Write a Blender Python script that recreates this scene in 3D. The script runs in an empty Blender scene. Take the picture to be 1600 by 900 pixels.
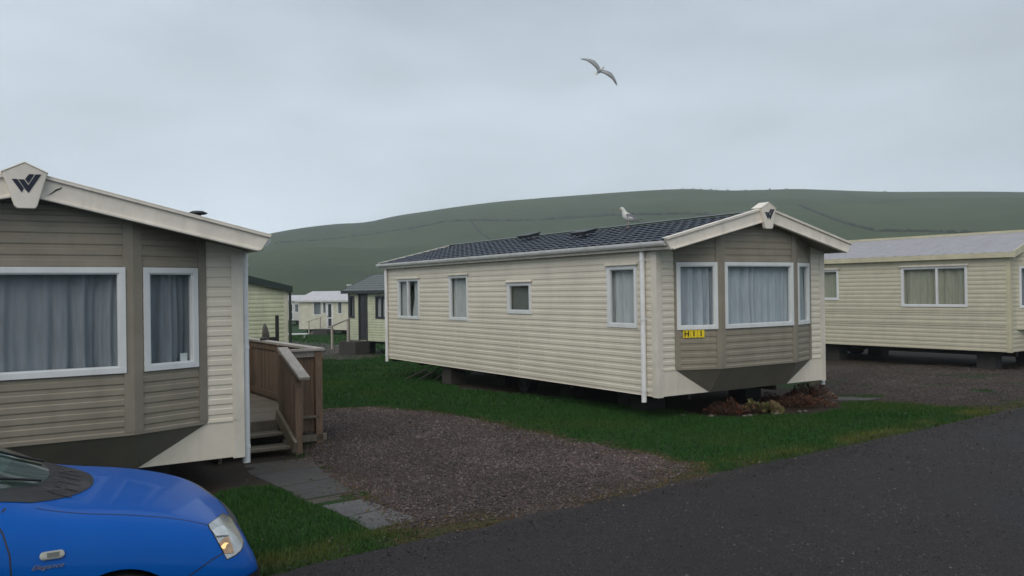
import bpy, bmesh, math, random
import numpy as np
from mathutils import Vector, Matrix
from mathutils.bvhtree import BVHTree
from math import sin, cos, radians, pi, sqrt, floor
random.seed(7); RNG = np.random.default_rng(7)
scene = bpy.context.scene; col = scene.collection

# ------------------------------------------------------------------ camera
HC = 2.03; FPX = 1319.2; PIT = 0.00257; ROL = 0.01432
cd = bpy.data.cameras.new('camera'); cam = bpy.data.objects.new('camera', cd); col.objects.link(cam)
cd.sensor_width = 36; cd.lens = FPX / 1600 * 36; cd.clip_start = .05; cd.clip_end = 6000
cam.matrix_world = Matrix.Translation((0, 0, HC)) @ Matrix.Rotation(pi/2 + PIT, 4, 'X') @ Matrix.Rotation(-ROL, 4, 'Z')
scene.camera = cam

# ------------------------------------------------------------------ sky, sun, exposure
SUN_EL = radians(42); SUN_ROT = radians(198)
world = bpy.data.worlds.new('World'); scene.world = world; world.use_nodes = True
nt = world.node_tree; nt.nodes.clear(); N = nt.nodes.new; Lk = nt.links.new
wo = N('ShaderNodeOutputWorld'); bg = N('ShaderNodeBackground'); bg.inputs[1].default_value = .1
sky = N('ShaderNodeTexSky'); sky.sky_type = 'NISHITA'; sky.sun_disc = False
sky.sun_elevation = SUN_EL; sky.sun_rotation = SUN_ROT; sky.air_density = 1.5; sky.dust_density = 3
tc = N('ShaderNodeTexCoord'); mp = N('ShaderNodeMapping'); mp.inputs['Scale'].default_value = (1, 1, 3.0)
n1 = N('ShaderNodeTexNoise'); n1.inputs['Scale'].default_value = 2.6; n1.inputs['Detail'].default_value = 5; n1.inputs['Roughness'].default_value = .5
sx = N('ShaderNodeSeparateXYZ'); r1 = N('ShaderNodeValToRGB')
Lk(tc.outputs['Generated'], mp.inputs[0]); Lk(mp.outputs[0], n1.inputs[0]); Lk(tc.outputs['Generated'], sx.inputs[0])
# stratus deck: brighter low towards the left, greyer higher up
e = r1.color_ramp.elements
e[0].position = 0.0; e[0].color = (6.3, 7.2, 8.1, 1)
e[1].position = 1.0; e[1].color = (5.4, 5.9, 6.5, 1)
for p, c in ((.05, (6.8, 7.65, 8.45, 1)), (.15, (6.05, 6.8, 7.5, 1)), (.24, (4.9, 5.5, 6.1, 1)), (.36, (4.0, 4.55, 5.2, 1)), (.6, (4.6, 5.1, 5.7, 1))):
    q = e.new(p); q.color = c
Lk(sx.outputs['Z'], r1.inputs[0])
mr = N('ShaderNodeMapRange'); mr.inputs[1].default_value = .3; mr.inputs[2].default_value = .72; mr.inputs[3].default_value = .80; mr.inputs[4].default_value = 1.13
Lk(n1.outputs[0], mr.inputs[0])
mxr = N('ShaderNodeMapRange'); mxr.inputs[1].default_value = -.6; mxr.inputs[2].default_value = .6; mxr.inputs[3].default_value = 1.06; mxr.inputs[4].default_value = .92
Lk(sx.outputs['X'], mxr.inputs[0])
mm = N('ShaderNodeMath'); mm.operation = 'MULTIPLY'; Lk(mr.outputs[0], mm.inputs[0]); Lk(mxr.outputs[0], mm.inputs[1])
vm = N('ShaderNodeVectorMath'); vm.operation = 'SCALE'; Lk(r1.outputs[0], vm.inputs[0]); Lk(mm.outputs[0], vm.inputs[3])
mix = N('ShaderNodeMix'); mix.data_type = 'RGBA'; mix.inputs[0].default_value = .96
Lk(sky.outputs[0], mix.inputs[6]); Lk(vm.outputs[0], mix.inputs[7]); Lk(mix.outputs[2], bg.inputs[0]); Lk(bg.outputs[0], wo.inputs[0])
sd = bpy.data.lights.new('sun', 'SUN'); sd.energy = 1.1; sd.angle = radians(45); sd.color = (1, .88, .74)
sun = bpy.data.objects.new('sun', sd); col.objects.link(sun)
sun.rotation_euler = Vector((sin(SUN_ROT)*cos(SUN_EL), cos(SUN_ROT)*cos(SUN_EL), sin(SUN_EL))).to_track_quat('Z', 'Y').to_euler()
scene.view_settings.view_transform = 'Standard'; scene.view_settings.look = 'None'
scene.view_settings.exposure = .45; scene.view_settings.gamma = 1
scene.render.resolution_x = 1024; scene.render.resolution_y = 576
scene.cycles.volume_bounces = 1; scene.cycles.max_bounces = 6

# ------------------------------------------------------------------ materials
def new_mat(name):
    m = bpy.data.materials.new(name); m.use_nodes = True
    return m, m.node_tree, m.node_tree.nodes['Principled BSDF']
def noisy(nt, scale, c1, c2, detail=6, rough=.6, lo=.35, hi=.65, vec=None, dist=0):
    n = nt.nodes.new('ShaderNodeTexNoise'); n.inputs['Scale'].default_value = scale; n.inputs['Detail'].default_value = detail
    n.inputs['Roughness'].default_value = rough; n.inputs['Distortion'].default_value = dist
    r = nt.nodes.new('ShaderNodeValToRGB'); r.color_ramp.elements[0].position = lo; r.color_ramp.elements[1].position = hi
    r.color_ramp.elements[0].color = (*c1, 1); r.color_ramp.elements[1].color = (*c2, 1)
    if vec is None:
        t = nt.nodes.new('ShaderNodeTexCoord'); vec = t.outputs['Object']
    nt.links.new(vec, n.inputs[0]); nt.links.new(n.outputs[0], r.inputs[0])
    return n, r
def mixc(nt, a, b, fac, mode='MIX'):
    m = nt.nodes.new('ShaderNodeMix'); m.data_type = 'RGBA'; m.blend_type = mode
    for s, v in ((0, fac), (6, a), (7, b)):
        if hasattr(v, 'is_linked'): nt.links.new(v, m.inputs[s])
        elif isinstance(v, tuple): m.inputs[s].default_value = (*v, 1)
        else: m.inputs[s].default_value = v
    return m.outputs[2]
def bump(nt, bs, h, strength, dist):
    b = nt.nodes.new('ShaderNodeBump'); b.inputs['Strength'].default_value = strength; b.inputs['Distance'].default_value = dist
    nt.links.new(h, b.inputs['Height']); nt.links.new(b.outputs[0], bs.inputs['Normal'])
def scaled(nt, sc, src='Object'):
    t = nt.nodes.new('ShaderNodeTexCoord'); m = nt.nodes.new('ShaderNodeMapping'); m.inputs['Scale'].default_value = sc
    nt.links.new(t.outputs[src], m.inputs[0]); return m.outputs[0]
def plain(name, c, rough=.5, metal=0, var=.12, scale=3, grime=None, bmp=0, spec=.5, streak=True):
    """painted or solid surface with faint mottling and vertical grime streaks"""
    m, nt, bs = new_mat(name)
    lo = tuple(x*(1-var) for x in c); hi = tuple(min(1, x*(1+var*.6)) for x in c)
    n, r = noisy(nt, scale, lo, hi)
    out = r.outputs[0]
    if grime:
        n2, r2 = noisy(nt, 2.2, (0, 0, 0), (1, 1, 1), detail=8, rough=.7, lo=.5, hi=.78, vec=scaled(nt, (3.5, 3.5, .45) if streak else (1, 1, 1)))
        mt = nt.nodes.new('ShaderNodeMath'); mt.operation = 'MULTIPLY'; mt.inputs[1].default_value = grime[1]
        nt.links.new(r2.outputs[0], mt.inputs[0])
        out = mixc(nt, out, grime[0], mt.outputs[0])
    nt.links.new(out, bs.inputs['Base Color'])
    bs.inputs['Roughness'].default_value = rough; bs.inputs['Metallic'].default_value = metal
    bs.inputs['Specular IOR Level'].default_value = spec
    if bmp:
        n3, r3 = noisy(nt, 60, (0, 0, 0), (1, 1, 1), lo=.2, hi=.8); bump(nt, bs, r3.outputs[0], .4, bmp)
    return m
M = {}
GR = (.16, .155, .10)
M['cream'] = plain('cream_cladding', (.68, .64, .545), .42, grime=(GR, .10), scale=1.3, var=.07)
M['cream_panel'] = plain('cream_panel', (.70, .655, .56), .45, grime=(GR, .18), var=.07)
M['cream_trim'] = plain('cream_trim', (.68, .645, .565), .4, grime=(GR, .22))
M['board'] = plain('barge_board_cream', (.80, .75, .67), .5, grime=((.2, .19, .15), .25))
M['taupe'] = plain('taupe_cladding', (.27, .243, .192), .45, grime=((.12, .11, .08), .25))
M['taupe_trim'] = plain('taupe_trim', (.25, .225, .180), .45)
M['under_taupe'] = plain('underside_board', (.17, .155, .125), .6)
M['yellow_cream'] = plain('yellow_cream_cladding', (.55, .525, .41), .45, grime=(GR, .14), var=.07)
M['yellow_trim'] = plain('yellow_cream_trim', (.55, .52, .37), .45, grime=(GR, .3))
M['green_clad'] = plain('pale_green_cladding', (.53, .565, .41), .5, grime=((.18, .22, .12), .3))
M['pale_clad'] = plain('pale_cream_cladding', (.62, .61, .50), .5, grime=(GR, .25))
M['grey_white'] = plain('grey_white_cladding', (.55, .55, .52), .5, grime=(GR, .25))
M['white'] = plain('white_plastic', (.70, .73, .75), .35, var=.05, grime=((.3, .31, .27), .2))
M['gutter'] = plain('gutter_plastic', (.78, .80, .82), .35, var=.05, grime=((.25, .26, .22), .4), streak=False)
M['dkgreen'] = plain('dark_green_trim', (.018, .034, .028), .45)
M['dkgrey'] = plain('charcoal_trim', (.03, .034, .038), .45)
M['black'] = plain('black_plastic', (.012, .012, .013), .5)
M['rubber'] = plain('rubber', (.015, .015, .015), .8)
M['steel'] = plain('galvanised_steel', (.14, .14, .14), .5, metal=.5)
M['chassis'] = plain('chassis_steel', (.035, .033, .03), .7, grime=((.08, .04, .02), .5))
M['concrete'] = plain('concrete', (.16, .155, .145), .9, grime=((.07, .07, .05), .5), bmp=.01, scale=6)
M['block'] = plain('concrete_block', (.12, .115, .108), .95, grime=((.05, .05, .04), .5), bmp=.01, scale=6)
M['dark_block'] = plain('dark_concrete_block', (.045, .043, .040), .95, grime=((.02, .02, .015), .5), bmp=.01, scale=6)  # much darker copy of the block colour
M['white_roof'] = plain('pale_roof_sheet', (.50, .50, .52), .4, grime=((.2, .21, .2), .4), streak=False)
M['lilac_roof'] = plain('lilac_grey_roof_sheet', (.32, .315, .335), .5, grime=((.2, .2, .21), .5), streak=False, scale=8)
M['interior'] = plain('interior_lining', (.22, .2, .17), .8)
M['yellow'] = plain('yellow_plate', (.80, .62, .02), .4, var=.05)
M['ink'] = plain('black_ink', (.01, .01, .012), .5)
M['navy'] = plain('navy_emblem', (.010, .013, .035), .35)
M['dish'] = plain('dish_bronze', (.09, .075, .06), .6)
M['blind'] = plain('grey_blind', (.16, .18, .18), .7)

def mk_curtain(name, c):
    m, nt, bs = new_mat(name)
    n, r = noisy(nt, 5, tuple(x*.88 for x in c), tuple(x*1.06 for x in c), vec=scaled(nt, (6, 6, .6)))
    nt.links.new(r.outputs[0], bs.inputs['Base Color']); bs.inputs['Roughness'].default_value = .9
    n3, r3 = noisy(nt, 300, (0, 0, 0), (1, 1, 1)); bump(nt, bs, r3.outputs[0], .3, .002)
    return m
M['curtain'] = mk_curtain('grey_curtain', (.255, .28, .325))
M['curtain_bay'] = mk_curtain('blue_grey_bay_curtain', (.46, .51, .59))
M['curtain_light'] = mk_curtain('net_curtain', (.50, .53, .56))
M['curtain_olive'] = mk_curtain('olive_curtain', (.36, .37, .30))

def mk_glass(name, tint=(.93, .96, .95), rough=.02):
    m, nt, bs = new_mat(name); nt.nodes.remove(bs)
    o = nt.nodes['Material Output']; t = nt.nodes.new('ShaderNodeBsdfTransparent'); t.inputs[0].default_value = (*tint, 1)
    g = nt.nodes.new('ShaderNodeBsdfGlossy'); g.inputs['Roughness'].default_value = rough
    f = nt.nodes.new('ShaderNodeLayerWeight'); f.inputs[0].default_value = .5
    pw = nt.nodes.new('ShaderNodeMath'); pw.operation = 'POWER'; pw.inputs[1].default_value = 4.5; nt.links.new(f.outputs['Facing'], pw.inputs[0])
    mt = nt.nodes.new('ShaderNodeMath'); mt.operation = 'MULTIPLY_ADD'; mt.inputs[1].default_value = .9; mt.inputs[2].default_value = .07; mt.use_clamp = True
    nt.links.new(pw.outputs[0], mt.inputs[0])
    x = nt.nodes.new('ShaderNodeMixShader'); nt.links.new(mt.outputs[0], x.inputs[0]); nt.links.new(t.outputs[0], x.inputs[1]); nt.links.new(g.outputs[0], x.inputs[2])
    nt.links.new(x.outputs[0], o.inputs[0]); return m
M['glass'] = mk_glass('window_glass')
M['lens'] = mk_glass('lamp_lens', (.95, .96, .95), .08)
M['car_glass'] = mk_glass('car_window_glass', (.50, .62, .58), .03)

def mk_tile():
    m, nt, bs = new_mat('slate_blue_tile_sheet')
    n, r = noisy(nt, 7, (.026, .034, .050), (.058, .070, .098)); 
    n2, r2 = noisy(nt, 30, (0, 0, 0), (1, 1, 1), lo=.6, hi=.75)
    mt = nt.nodes.new('ShaderNodeMath'); mt.operation = 'MULTIPLY'; mt.inputs[1].default_value = .3; nt.links.new(r2.outputs[0], mt.inputs[0])
    nt.links.new(mixc(nt, r.outputs[0], (.11, .12, .10), mt.outputs[0]), bs.inputs['Base Color'])
    bs.inputs['Roughness'].default_value = .5; bs.inputs['Specular IOR Level'].default_value = .35; return m
M['tile'] = mk_tile()
M['ridge'] = plain('grey_ridge_cap', (.13, .14, .15), .5)
M['green_tile'] = plain('grey_green_tile_sheet', (.10, .12, .115), .5, var=.3, scale=9)

def mk_wood(name, a, b):
    m, nt, bs = new_mat(name)
    n, r = noisy(nt, 4, a, b, detail=9, rough=.7, lo=.3, hi=.7, vec=scaled(nt, (6, 6, .8)), dist=1.5)
    at = nt.nodes.new('ShaderNodeAttribute'); at.attribute_name = 'tone'
    n2, r2 = noisy(nt, 1.8, (0, 0, 0), (1, 1, 1), lo=.5, hi=.75)
    mt = nt.nodes.new('ShaderNodeMath'); mt.operation = 'MULTIPLY'; mt.inputs[1].default_value = .5; nt.links.new(r2.outputs[0], mt.inputs[0])
    c = mixc(nt, r.outputs[0], (.09, .10, .07), mt.outputs[0])
    nt.links.new(mixc(nt, c, at.outputs['Color'], .85, 'MULTIPLY'), bs.inputs['Base Color'])
    bs.inputs['Roughness'].default_value = .75; bump(nt, bs, n.outputs[0], .5, .004); return m
M['fence_wood'] = mk_wood('brown_fence_timber', (.12, .076, .048), (.26, .17, .112))
M['deck_wood'] = mk_wood('weathered_deck_timber', (.13, .105, .075), (.26, .215, .155))
M['old_wood'] = mk_wood('dark_weathered_timber', (.04, .036, .03), (.09, .08, .07))
M['rail_wood'] = mk_wood('pale_grey_rail_timber', (.32, .29, .26), (.52, .48, .43))

def mk_paint():
    m, nt, bs = new_mat('blue_car_paint')
    n, r = noisy(nt, 900, (.0, .066, .32), (.0, .105, .47), lo=.3, hi=.7)
    n2, r2 = noisy(nt, 5, (0, 0, 0), (1, 1, 1), lo=.45, hi=.8)
    mt = nt.nodes.new('ShaderNodeMath'); mt.operation = 'MULTIPLY'; mt.inputs[1].default_value = .25; nt.links.new(r2.outputs[0], mt.inputs[0])
    nt.links.new(mixc(nt, r.outputs[0], (.001, .115, .43), mt.outputs[0]), bs.inputs['Base Color'])
    bs.inputs['Metallic'].default_value = .15; bs.inputs['Roughness'].default_value = .45
    bs.inputs['Coat Weight'].default_value = .22; bs.inputs['Coat Roughness'].default_value = .06; bs.inputs['Specular IOR Level'].default_value = .08
    n3, r3 = noisy(nt, 400, (0, 0, 0), (1, 1, 1), lo=.55, hi=.6); bump(nt, bs, r3.outputs[0], .15, .0006)
    return m
M['paint'] = mk_paint()
M['cowl'] = plain('dusty_cowl_plastic', (.013, .012, .014), .55, var=.5, scale=14, grime=((.13, .12, .13), .5), streak=False)
M['chrome'] = plain('lamp_reflector', (.62, .63, .62), .22, metal=.7, var=.25, scale=12)
M['amber'] = plain('amber_reflector', (.55, .34, .20), .25, metal=.3, var=.25, scale=40)
M['badge'] = plain('chrome_badge', (.55, .55, .55), .3, metal=.8)
M['lampgrey'] = plain('clear_repeater', (.38, .40, .37), .3)
def mk_emit():
    m, nt, bs = new_mat('warm_bulb'); bs.inputs['Base Color'].default_value = (1, .7, .35, 1)
    bs.inputs['Emission Color'].default_value = (1, .62, .22, 1); bs.inputs['Emission Strength'].default_value = .55; return m
M['bulb'] = mk_emit()
M['feather_white'] = plain('white_feathers', (.62, .63, .60), .8, var=.1, scale=40)
M['feather_grey'] = plain('grey_feathers', (.20, .215, .24), .8, var=.15, scale=40)
M['feather_black'] = plain('black_feathers', (.02, .02, .022), .7)
M['beak'] = plain('yellow_beak', (.35, .25, .06), .5)
M['pinkleg'] = plain('pink_leg', (.40, .30, .27), .6)

def attr_color(nt, name):
    a = nt.nodes.new('ShaderNodeAttribute'); a.attribute_name = name; return a
def mk_asphalt():
    m, nt, bs = new_mat('damp_asphalt'); v = scaled(nt, (1, 1, 1))
    n, r = noisy(nt, 42, (.004, .0034, .0036), (.044, .0365, .0375), detail=6, rough=.85, lo=.33, hi=.70, vec=v)
    n2, r2 = noisy(nt, .5, (.70, .70, .71), (1.18, 1.14, 1.12), detail=7, lo=.35, hi=.65, vec=v)
    n4, r4 = noisy(nt, 9, (.80, .80, .80), (1.2, 1.19, 1.18), detail=5, rough=.7, vec=v)
    c = mixc(nt, r.outputs[0], r2.outputs[0], 1.0, 'MULTIPLY'); c = mixc(nt, c, r4.outputs[0], 1.0, 'MULTIPLY')
    for sc, cut, th, colr in ((26, .13, .80, (.13, .12, .115)), (17, .10, .86, (.004, .004, .004)), (60, .22, .80, (.11, .10, .095))):
        vo = nt.nodes.new('ShaderNodeTexVoronoi'); vo.inputs['Scale'].default_value = sc; nt.links.new(v, vo.inputs[0])
        lt = nt.nodes.new('ShaderNodeMath'); lt.operation = 'LESS_THAN'; lt.inputs[1].default_value = cut; nt.links.new(vo.outputs[0], lt.inputs[0])
        w = nt.nodes.new('ShaderNodeSeparateColor'); nt.links.new(vo.outputs['Color'], w.inputs[0])
        g = nt.nodes.new('ShaderNodeMath'); g.operation = 'GREATER_THAN'; g.inputs[1].default_value = th; nt.links.new(w.outputs[0], g.inputs[0])
        mu = nt.nodes.new('ShaderNodeMath'); mu.operation = 'MULTIPLY'; nt.links.new(lt.outputs[0], mu.inputs[0]); nt.links.new(g.outputs[0], mu.inputs[1])
        c = mixc(nt, c, colr, mu.outputs[0])
    nt.links.new(c, bs.inputs['Base Color'])
    rr = nt.nodes.new('ShaderNodeMapRange'); rr.inputs[3].default_value = .5; rr.inputs[4].default_value = .9; nt.links.new(n2.outputs[0], rr.inputs[0]); nt.links.new(rr.outputs[0], bs.inputs['Roughness'])
    bs.inputs['Specular IOR Level'].default_value = .3
    bump(nt, bs, n.outputs[0], 1.0, .014); return m
M['asphalt'] = mk_asphalt()
def mk_ground():
    m, nt, bs = new_mat('grass_and_gravel_ground'); v = scaled(nt, (1, 1, 1))
    n, r = noisy(nt, 30, (.006, .022, .004), (.018, .062, .008), detail=5, rough=.7, lo=.3, hi=.7, vec=v)
    n2, r2 = noisy(nt, .9, (.8, .9, .8), (1.15, 1.05, .9), vec=v)
    grass = mixc(nt, r.outputs[0], r2.outputs[0], 1.0, 'MULTIPLY')
    vo = nt.nodes.new('ShaderNodeTexVoronoi'); vo.inputs['Scale'].default_value = 38; vo.inputs['Randomness'].default_value = 1; nt.links.new(v, vo.inputs[0])
    cr = nt.nodes.new('ShaderNodeValToRGB'); nt.links.new(vo.outputs['Color'], cr.inputs[0])
    cr.color_ramp.elements[0].color = (.034, .026, .025, 1); cr.color_ramp.elements[1].color = (.095, .08, .076, 1)
    q = cr.color_ramp.elements.new(.5); q.color = (.062, .048, .045, 1)
    ng, rg = noisy(nt, 1.1, (.75, .72, .7), (1.1, 1.1, 1.1), vec=v)
    grav = mixc(nt, cr.outputs[0], rg.outputs[0], 1.0, 'MULTIPLY')
    n3, r3 = noisy(nt, 25, (.018, .014, .010), (.05, .036, .024), detail=7, rough=.75, vec=v)
    n4, r4 = noisy(nt, 22, (.032, .022, .010), (.085, .055, .024), detail=7, rough=.8, vec=v)
    n6, r6 = noisy(nt, 22, (.018, .024, .006), (.06, .062, .016), detail=7, rough=.8, vec=v)
    a = attr_color(nt, 'mask'); s = nt.nodes.new('ShaderNodeSeparateColor'); nt.links.new(a.outputs['Color'], s.inputs[0])
    b = attr_color(nt, 'mask2'); s2 = nt.nodes.new('ShaderNodeSeparateColor'); nt.links.new(b.outputs['Color'], s2.inputs[0])
    c = mixc(nt, grass, r6.outputs[0], s2.outputs[0]); c = mixc(nt, c, r4.outputs[0], s.outputs[2])
    c = mixc(nt, c, grav, s.outputs[0]); c = mixc(nt, c, r3.outputs[0], s.outputs[1])
    nt.links.new(c, bs.inputs['Base Color']); bs.inputs['Roughness'].default_value = .9; bs.inputs['Specular IOR Level'].default_value = .25
    bump(nt, bs, n.outputs[0], .8, .02); return m
M['ground'] = mk_ground()
def mk_vcol(name, rough=.8, attr='col', spec=.3):
    m, nt, bs = new_mat(name); a = attr_color(nt, attr); n, r = noisy(nt, 90, (.75, .75, .75), (1.2, 1.2, 1.2))
    nt.links.new(mixc(nt, a.outputs['Color'], r.outputs[0], 1.0, 'MULTIPLY'), bs.inputs['Base Color']); bs.inputs['Roughness'].default_value = rough
    bs.inputs['Specular IOR Level'].default_value = spec; return m
M['blade'] = mk_vcol('grass_blades', .7); M['pebble'] = mk_vcol('gravel_pebbles', .7, spec=.4); M['leaf'] = mk_vcol('plant_leaves', .7)
def mk_hill():
    m, nt, bs = new_mat('hill_pasture'); v = scaled(nt, (1, 1, 1))
    n, r = noisy(nt, .008, (.034, .056, .024), (.060, .084, .036), detail=9, rough=.6, vec=v)
    n2, r2 = noisy(nt, .06, (.8, .84, .8), (1.12, 1.1, 1.05), detail=8, rough=.75, vec=v)
    c = mixc(nt, r.outputs[0], r2.outputs[0], 1.0, 'MULTIPLY')
    n3, r3 = noisy(nt, .035, (0, 0, 0), (1, 1, 1), detail=8, rough=.7, lo=.54, hi=.62, vec=v)
    a = attr_color(nt, 'scrub'); mu = nt.nodes.new('ShaderNodeMath'); mu.operation = 'MULTIPLY'
    nt.links.new(a.outputs['Fac'], mu.inputs[0]); nt.links.new(r3.outputs[0], mu.inputs[1])
    c = mixc(nt, c, (.030, .034, .026), mu.outputs[0])
    nt.links.new(c, bs.inputs['Base Color']); bs.inputs['Roughness'].default_value = .95; bs.inputs['Specular IOR Level'].default_value = .1
    bump(nt, bs, n2.outputs[0], .6, 2.0); return m
M['hill'] = mk_hill()
M['hedge'] = plain('hedge_leaves', (.020, .030, .016), .9, var=.4, scale=.5)
M['slab_light'] = plain('pale_paving', (.085, .084, .085), .7, var=.3, scale=7, grime=((.03, .03, .026), .8), streak=False, bmp=.004)
M['slab_dark'] = plain('dark_paving', (.048, .045, .044), .75, var=.3, scale=9, grime=((.035, .035, .028), .6), streak=False, bmp=.004)
M['slab_brown'] = plain('brown_paving', (.060, .050, .040), .8, var=.3, scale=9, bmp=.004)
M['rock'] = plain('stone', (.105, .095, .08), .9, var=.4, scale=12)

# ------------------------------------------------------------------ object helpers
def tag(o, label=None, cat=None, group=None, kind=None):
    if label: o['label'] = label
    if cat: o['category'] = cat
    if group: o['group'] = group
    if kind: o['kind'] = kind
    return o
def empty(name, loc=(0, 0, 0), rz=0):
    o = bpy.data.objects.new(name, None); col.objects.link(o); o.location = loc; o.rotation_euler = (0, 0, rz); o.empty_display_size = .2; return o
class MB:
    def __init__(s): s.v = []; s.f = []; s.t = []; s.mi = []; s.sm = []; s.cm = 0
    def add(s, vs, fs, tone=1.0, smooth=False):
        b = len(s.v); s.v += [tuple(p) for p in vs]; s.t += [tone]*len(vs)
        for f in fs: s.f.append(tuple(i+b for i in f)); s.mi.append(s.cm); s.sm.append(smooth)
    def box(s, a, b, tone=1.0, mtx=None):
        x0, y0, z0 = a; x1, y1, z1 = b
        vs = [(x0, y0, z0), (x1, y0, z0), (x1, y1, z0), (x0, y1, z0), (x0, y0, z1), (x1, y0, z1), (x1, y1, z1), (x0, y1, z1)]
        if mtx is not None: vs = [mtx @ Vector(p) for p in vs]
        s.add(vs, [(3, 2, 1, 0), (4, 5, 6, 7), (0, 1, 5, 4), (1, 2, 6, 5), (2, 3, 7, 6), (3, 0, 4, 7)], tone)
    def bar(s, p, q, w, h, tone=1.0, up=(0, 0, 1)):
        p = Vector(p); q = Vector(q); d = (q-p); L = d.length; d.normalize()
        x = d.cross(Vector(up)).normalized(); z = x.cross(d)
        m = Matrix((x, d, z)).transposed().to_4x4(); m.translation = p
        s.box((-w/2, 0, -h/2), (w/2, L, h/2), tone, m)
    def tube(s, pts, r, n=10, tone=1.0, cap=True):
        pts = [Vector(p) for p in pts]; rs = r if isinstance(r, (list, tuple)) else [r]*len(pts); rings = []
        for i, p in enumerate(pts):
            d = (pts[min(i+1, len(pts)-1)]-pts[max(i-1, 0)]).normalized()
            a = Vector((0, 0, 1)) if abs(d.z) < .9 else Vector((1, 0, 0))
            x = d.cross(a).normalized(); y = d.cross(x)
            rings.append([p+(x*cos(2*pi*k/n)+y*sin(2*pi*k/n))*rs[i] for k in range(n)])
        vs = [q for g in rings for q in g]; fs = []
        for i in range(len(pts)-1):
            for k in range(n): fs.append((i*n+k, i*n+(k+1) % n, (i+1)*n+(k+1) % n, (i+1)*n+k))
        s.add(vs, fs, tone, True)
        if cap: s.add(vs[:n], [tuple(range(n))[::-1]], tone); s.add(vs[-n:], [tuple(range(n))], tone)
    def prism(s, poly, fn, d0, d1, tone=1.0):
        """polygon of (a,b), placed with fn(a,b,depth) between two depths"""
        n = len(poly); vs = [fn(a, b, d0) for a, b in poly]+[fn(a, b, d1) for a, b in poly]
        s.add(vs, [tuple(range(n))[::-1], tuple(range(n, 2*n))]+[(i, (i+1) % n, n+(i+1) % n, n+i) for i in range(n)], tone)
    def build(s, name, mats, parent=None, bevel=0):
        me = bpy.data.meshes.new(name); me.from_pydata(s.v, [], s.f)
        if not isinstance(mats, (list, tuple)): mats = [mats]
        for m in mats: me.materials.append(m)
        me.polygons.foreach_set('material_index', s.mi); me.polygons.foreach_set('use_smooth', s.sm)
        ca = me.color_attributes.new('tone', 'FLOAT_COLOR', 'POINT')
        ca.data.foreach_set('color', np.repeat(np.array([[t, t, t, 1] for t in s.t], dtype=np.float32), 1, axis=0).ravel())
        me.update()
        bm = bmesh.new(); bm.from_mesh(me); bmesh.ops.recalc_face_normals(bm, faces=bm.faces); bm.to_mesh(me); bm.free()
        o = bpy.data.objects.new(name, me); col.objects.link(o); o.parent = parent
        if bevel:
            b = o.modifiers.new('bevel', 'BEVEL'); b.width = bevel; b.segments = 2; b.limit_method = 'ANGLE'
        return o
def copy_tree(o, parent=None):
    c = o.copy(); col.objects.link(c); c.parent = parent
    for ch in list(o.children): copy_tree(ch, c)
    return c
def text_mesh(name, txt, size, mat, parent, mtx, extrude=.002, shear=0, offset=0):
    cu = bpy.data.curves.new(name, 'FONT'); cu.body = txt; cu.size = size; cu.extrude = extrude; cu.align_x = 'CENTER'; cu.align_y = 'CENTER'; cu.shear = shear; cu.offset = offset
    t = bpy.data.objects.new(name+'_tmp', cu); col.objects.link(t)
    dg = bpy.context.evaluated_depsgraph_get(); me = bpy.data.meshes.new_from_object(t.evaluated_get(dg)); bpy.data.objects.remove(t)
    me.name = name; me.materials.clear(); me.materials.append(mat); me.transform(mtx)
    o = bpy.data.objects.new(name, me); col.objects.link(o); o.parent = parent; return o

class Plane:
    """vertical wall plane: s along d, z up, o outwards along n (local caravan coordinates)"""
    def __init__(s, O, d, n): s.O = Vector((*O, 0)); s.d = Vector((*d, 0)).normalized(); s.n = Vector((*n, 0)).normalized()
    def __call__(s, a, z, o=0): return s.O+s.d*a+s.n*o+Vector((0, 0, z))
def plane2(A, B):
    d = Vector((B[0]-A[0], B[1]-A[1])).normalized(); return Plane(A, d, (d.y, -d.x)), (Vector(B)-Vector(A)).length

def clad(mb, P, s0, s1, z0, ztop, openings=(), pitch=.105, depth=.0075, ztref=None, joints=()):
    """shiplap boards as real relief, with rectangular openings left out"""
    zt = ztop if callable(ztop) else (lambda s: ztop)
    zmax = max(zt(s0+(s1-s0)*i/20) for i in range(21))
    prof = [(0, 0), (.30, .05), (.44, 1), (.90, 1), (.98, 0)]
    zs = []; k = floor((z0-2.6)/pitch)-1
    while 2.6+k*pitch < zmax:
        for f, o in prof:
            z = 2.6+(k+f)*pitch
            if z0 < z < zmax: zs.append((z, o*depth))
        k += 1
    def off(z):
        f = ((z-2.6)/pitch) % 1
        pr = prof+[(1, 0)]
        for (a, oa), (b, ob) in zip(pr, pr[1:]):
            if a <= f <= b: return (oa+(ob-oa)*(f-a)/(b-a))*depth
        return 0
    for z in {z0, zmax}|{z for o in openings for z in (o[2], o[3])}:
        if z0 <= z <= zmax: zs.append((z, off(z)))
    zs = sorted(zs)
    sloped = callable(ztop)
    br = sorted({s0, s1}|{o[0] for o in openings}|{o[1] for o in openings})
    if sloped:
        n = int((s1-s0)/.12)+1; br = sorted(set(br)|{s0+(s1-s0)*i/n for i in range(n+1)})
    for (za, oa), (zb, ob) in zip(zs, zs[1:]):
        if zb-za < 1e-6: continue
        zm = (za+zb)/2
        for sa, sb in zip(br, br[1:]):
            if sb-sa < 1e-6: continue
            smid = (sa+sb)/2
            if any(o[0] < smid < o[1] and o[2] < zm < o[3] for o in openings): continue
            a0 = min(za, zt(sa)); a1 = min(za, zt(sb)); b0 = min(zb, zt(sa)); b1 = min(zb, zt(sb))
            if b0-a0 < 1e-6 and b1-a1 < 1e-6: continue
            mb.add([P(sa, a0, oa), P(sb, a1, oa), P(sb, b1, ob), P(sa, b0, ob)], [(0, 1, 2, 3)])
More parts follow.
